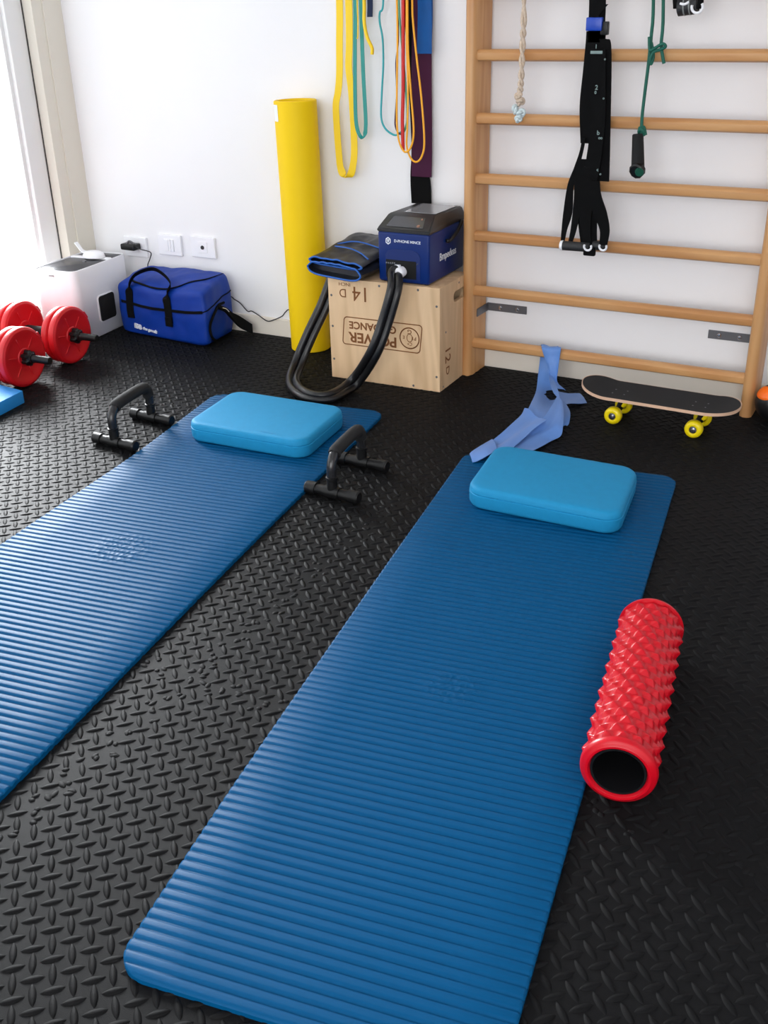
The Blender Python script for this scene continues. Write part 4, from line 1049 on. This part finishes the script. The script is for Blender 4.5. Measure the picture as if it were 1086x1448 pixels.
def make_handle_cord():
    t = thing('cord_handle', 'green cord with a black foam handle hanging on the wall bars', 'exercise cord', tuple(wl(905, 150, -.15)))
    y = -.150; bm = bmesh.new()
    tube(bm, [wl(925,-200,-.14), wl(924,0,y), wl(921,50,y), wl(917,90,y), wl(912,130,y), wl(908,165,y), wl(907,190,y)], .0048, 10); autosmooth(obj('cord', bm, M_CORDG, t), 60)
    bm = bmesh.new(); tube(bm, [wl(940,-200,-.14), wl(938,0,y), wl(937,40,y), wl(935,62,y), wl(937,80,y), wl(939,90,y)], .0048, 10); autosmooth(obj('cord', bm, M_CORDG, t), 60)
    bm = bmesh.new(); tube(bm, [wl(918,52,y-.008), wl(919,70,y-.01), wl(926,68,y-.01), wl(937,62,y-.012), wl(941,66,y-.008), wl(934,70,y-.004), wl(924,74,y-.01), wl(919,86,y-.008), wl(921,90,y-.004), wl(924,78,y), wl(921,60,y)], .0045, 10); autosmooth(obj('knot', bm, M_CORDG, t), 60)
    bm = bmesh.new(); tube(bm, [wl(904,181,y), wl(909,184,y-.01), wl(911,190,y), wl(905,190,y+.006), wl(904,184,y-.006), wl(910,180,y), wl(913,191,y-.004)], .005, 10); autosmooth(obj('knot', bm, M_CORDG, t), 60)
    A, B = wl(902,189,y), wl(902,241,y-.01); bm = bmesh.new(); lathe(bm, [(0,.013),(.003,.0165),((B-A).length-.01,.0195),((B-A).length,.018)], A, B-A, 26); g = autosmooth(obj('foam_handle', bm, M_BLACKM, t), 40)
    c = wl(901,241,y-.018); bm = bmesh.new(); lathe(bm, [(-.014,0),(-.014,.018),(-.008,.024),(.006,.024),(.010,.019),(.010,0)], c, V(-.2,-1,-.35), 10); autosmooth(obj('end_cap', bm, M_BLACK, g), 30)
    bm = bmesh.new(); c = wl(904,243,y-.030); lathe(bm, [(-.004,.013),(.005,.0125),(.006,0)], c, V(.45,-1,-.35), 10); autosmooth(obj('end_cap', bm, mat('green_plastic', rgb(14,80,62), .5), g), 30)
make_handle_cord()

def make_top_grip():
    t = thing('exercise_grip', 'black grip handle with white end rings at the top of the wall bars', 'exercise handle', tuple(wl(975, 15, -.16)))
    y = -.160; bm = bmesh.new(); A, B = wl(958,11,y), wl(988,7,y); d = B-A; L = d.length
    lathe(bm, [(0,.015),(.003,.0225),(L-.003,.0225),(L,.015)], A, d, 24); autosmooth(obj('grip', bm, mat('grip_foam', rgb(34,34,36), .6), t), 40)
    for s in (.35, .62):
        bm = bmesh.new(); lathe(bm, [(-.002,.0222),(-.002,.0232),(.002,.0232),(.002,.0222)], A+d*s, d, 24); autosmooth(obj('groove_ring', bm, mat('grey_plastic', rgb(120,124,122), .5), t), 40)
    for px_, w_ in ((957, .020), (990, .018)):
        bm = band([wl(972 if px_ < 970 else 978, -160, -.14), wl(px_+ (8 if px_ < 970 else -4), -60, y), wl(px_, -8, y-.004), wl(px_, 12, y-.02)], w_, thick=.004); autosmooth(obj('strap', bm, M_STRAP, t), 60)
    c = wl(986, 10, y-.026); P = [c+V(math.cos(a), -.2*math.sin(a), math.sin(a))*.015 for a in [PI*.9+PI*1.3*k/14 for k in range(15)]]
    bm = bmesh.new(); tube(bm, P, .0038, 10, 2); autosmooth(obj('end_ring', bm, M_WHITE, t), 60)
    bm = bmesh.new(); tube(bm, [wl(962,5,y-.02), wl(968,6,y-.024), wl(974,3,y-.02)], .0035, 10); autosmooth(obj('end_ring', bm, M_WHITE, t), 60)
make_top_grip()

# ------------------------------------------------------------------ pale blue band over the lowest rung
def make_lblue():
    def F_(x, y, z): return fl(x, y, z)
    def W_(x, y, Y): return wl(x, y, Y)
    bm = bmesh.new()
    def fold(a, f, ph=0): return lambda t, s: V(0, 0, a*math.sin(s*f+t*5+ph))
    # behind the rung, down to the floor, widening
    ribbon(bm, [(W_(766,491,-.126), W_(790,492,-.126)), (W_(765,488,-.100), W_(789,491,-.100)), (W_(764,505,-.092), W_(786,508,-.092)), (W_(761,530,-.12), W_(787,535,-.115)), (W_(758,553,-.20), W_(788,560,-.19)), (F_(750,572,.030), F_(782,585,.034)), (F_(741,590,.022), F_(770,602,.028))], .0016, 6, 6, lambda t, s: V(0,-.006*math.sin(s*PI),.003*math.sin(s*7)))
    # in front of the rung, narrowing to the twist
    ribbon(bm, [(W_(766,489,-.112), W_(793,491,-.112)), (W_(766,492,-.133), W_(793,494,-.133)), (W_(770,505,-.138), W_(791,508,-.138)), (W_(775,520,-.145), W_(789,524,-.145)), (W_(779,536,-.16), W_(788,540,-.155)), (W_(786,548,-.19), W_(800,552,-.18))], .0016, 6, 4, lambda t, s: V(0,-.005*math.sin(s*PI*2),0))
    ribbon(bm, [(W_(778,520,-.140), W_(776,516,-.142)), (W_(782,535,-.165), W_(776,531,-.165)), (F_(789,552,.050), F_(779,546,.052)), (F_(792,566,.045), F_(783,556,.048))], .0016, 6, 2)
    # right hand flap
    ribbon(bm, [(F_(786,553,.040), F_(790,578,.034)), (F_(802,557,.026), F_(802,572,.026)), (F_(818,556,.010), F_(818,571,.010)), (F_(820.5,556,.004), F_(830,569,.004))], .0016, 6, 4, fold(.002, 6))
    # small flap under it
    ribbon(bm, [(F_(794,568,.040), F_(799,568,.036)), (F_(793,590,.034), F_(806,583,.022)), (F_(794,600,.010), F_(805,598,.008)), (F_(796,602,.005), F_(802,602,.004))], .0016, 6, 3, fold(.002, 5))
    # main folds lying on the floor and the end resting on the mat
    ribbon(bm, [(F_(788,560,.054), F_(794,566,.050)), (F_(779,576,.050), F_(797,582,.046)), (F_(768,592,.044), F_(796,602,.036)), (F_(752,604,.034), F_(793,614,.020)), (F_(735,614,.030), F_(780,622,.010)), (F_(715,626,.028), F_(764,632,.012)), (F_(700,636,.030), F_(748,640,.020))], .0016, 6, 8, lambda t, s: V(0,0,.006*math.sin(s*9+t*4)*(1-abs(2*t-1))))
    ribbon(bm, [(F_(742,577,.036), F_(773,596,.050)), (F_(737,588,.026), F_(766,600,.046)), (F_(725,600,.022), F_(755,607,.040)), (F_(712,612,.018), F_(742,618,.036)), (F_(698,623,.017), F_(722,634,.032)), (F_(690,628,.020), F_(708,641,.030))], .0016, 6, 6, lambda t, s: V(0,0,.005*math.sin(s*8+t*3)))
    o = obj('resistance_band', bm, M_LBLUE); autosmooth(o, 50)
    tag(o, 'pale blue latex band draped over the lowest wall bar and trailing onto the foreground mat', 'resistance band')
    bm = bmesh.new()
    ribbon(bm, [(F_(696,621,.020), F_(703,636,.034)), (F_(682,629,.022), F_(690,644,.034)), (F_(668,638,.018), F_(675,652,.018)), (F_(664,642,.0145), F_(668,654,.0145))], .0016, 6, 6, lambda t, s: V(0,0,.006*math.sin(s*PI)*(1-t*.6)))
    e_ = autosmooth(obj('band_end', bm, M_LBLUE, o), 50)
make_lblue()

# ------------------------------------------------------------------ skateboard
def make_skate():
    t = thing('skateboard', 'small skateboard with black grip top and yellow wheels in front of the wall bars', 'skateboard', (-.40, -.33, 0))
    xc, yc, Lh, Wh = -.402, -.322, .247, .084
    a = math.radians(-1.5); e = V(math.cos(a), math.sin(a), 0); n = V(-math.sin(a), math.cos(a), 0); c = V(xc, yc, 0)
    def dz(s):   # kicked nose and tail
        d = abs(s)-.150
        k = .030 if s < 0 else .014
        return k*max(0, d/.097)**1.6
    NS, NW = 60, 14
    def outline(s):
        q = abs(s)/Lh; r0 = .70
        if q <= r0: return Wh
        return Wh*math.sqrt(max(0, 1-((q-r0)/(1-r0))**2.3))
    def pt(s, w_, z): return c+e*s+n*w_+V(0,0,z+dz(s)+.008*(abs(w_)/Wh)**2.5)
    def sheet(z0, z1, shrink):
        bm = bmesh.new(); G0 = []; G1 = []
        for i in range(NS+1):
            s = -math.cos(PI*i/NS)*(Lh-shrink); o_ = max(outline(s*Lh/(Lh-shrink))-shrink, .0004)
            G1.append([bm.verts.new(pt(s, o_*(2*k/NW-1), z1)) for k in range(NW+1)]); G0.append([bm.verts.new(pt(s, o_*(2*k/NW-1), z0)) for k in range(NW+1)])
        for i in range(NS):
            for k in range(NW): bm.faces.new((G1[i][k], G1[i+1][k], G1[i+1][k+1], G1[i][k+1])); bm.faces.new((G0[i][k], G0[i][k+1], G0[i+1][k+1], G0[i+1][k]))
            bm.faces.new((G1[i][0], G0[i][0], G0[i+1][0], G1[i+1][0])); bm.faces.new((G1[i][NW], G1[i+1][NW], G0[i+1][NW], G0[i][NW]))
        for i in (0, NS):
            for k in range(NW): bm.faces.new((G1[i][k], G1[i][k+1], G0[i][k+1], G0[i][k]))
        return bm
    z0 = .078
    autosmooth(obj('deck', sheet(z0, z0+.0095, 0), M_MAPLE, t), 50)
    autosmooth(obj('grip_tape', sheet(z0+.0096, z0+.0104, .0025), M_GRIP, t), 50)
    for s0 in (-.125, .128):
        for ds in (-.019, .019):
            for w_ in (-.018, .018):
                bm = bmesh.new(); p = pt(s0+ds, w_, z0+.0104); lathe(bm, [(0,.0028),(.0006,.0024),(.0007,0)], p, (0,0,1), 10); obj('bolt', bm, M_STEEL, t)
        # truck
        p = c+e*s0; bm = bmesh.new()
        m_ = frame(p+V(0,0,0), e, n); box(bm, -.032, .032, -.022, .022, z0-.010, z0-.0005, .002, 2, m_)
        tube(bm, [p+V(0,0,z0-.008)+e*.012, p+V(0,0,.042)+e*.004, p+V(0,0,.034)], .011, 12)
        lathe(bm, [(-.052,.009),(.052,.009)], p+V(0,0,.031), n, 14)
        autosmooth(obj('truck', bm, M_BLACK, t), 40)
        bm = bmesh.new(); tube(bm, [p+e*.016+V(0,0,z0-.012), p+e*.018+V(0,0,.055), p+e*.010+V(0,0,.046)], .010, 12); autosmooth(obj('bushing', bm, M_WHEEL, t), 40)
        for sgn in (-1, 1):
            A = p+n*(sgn*.052)+V(0,0,.0285); ax = n*sgn
            bm = bmesh.new(); lathe(bm, [(-.014,.012),(-.016,.018),(-.012,.0255),(-.006,.0275),(.006,.0275),(.012,.0255),(.016,.018),(.014,.012),(.011,.0115),(-.011,.0115),(-.014,.012)], A, ax, 40); wh = autosmooth(obj('wheel', bm, M_WHEEL, t), 60)
            bm = bmesh.new(); lathe(bm, [(.009,.0113),(.013,.0108),(.0135,.007),(.012,.0065),(.012,.0045),(.019,.004),(.0192,0)], A, ax, 20); autosmooth(obj('bearing', bm, M_CHROME, wh), 30)
make_skate()

# ------------------------------------------------------------------ black and orange ball at the right edge
def make_ball():
    R = .060; c = wl(1094, 583, -.135); c.z = R+.001
    t = thing('exercise_ball', 'small black ball with an orange panel beside the right upright of the wall bars', 'ball', (c.x, c.y, 0))
    bm = bmesh.new(); bmesh.ops.create_uvsphere(bm, u_segments=48, v_segments=32, radius=R, matrix=Matrix.Translation(c)); obj('ball_shell', bm, mat('black_vinyl', rgb(18,18,20), .45), t, True)
    bm = bmesh.new(); d0 = V(-.58,-.45,.62).normalized(); u = d0.cross(V(0,0,1)).normalized(); v = d0.cross(u)
    rings = []
    for k in range(7):
        rings.append([c+(d0+u*(.80*k/6*math.cos(th))+v*(.42*k/6*math.sin(th))).normalized()*(R+.0025-(.0028 if k == 6 else 0)) for th in [2*PI*q/32 for q in range(32)]])
    rings[0] = [c+(d0+u*.001*math.cos(2*PI*q/32)+v*.001*math.sin(2*PI*q/32)).normalized()*(R+.0025) for q in range(32)]
    loft(bm, rings); autosmooth(obj('orange_panel', bm, M_ORANGE, t), 60)
make_ball()
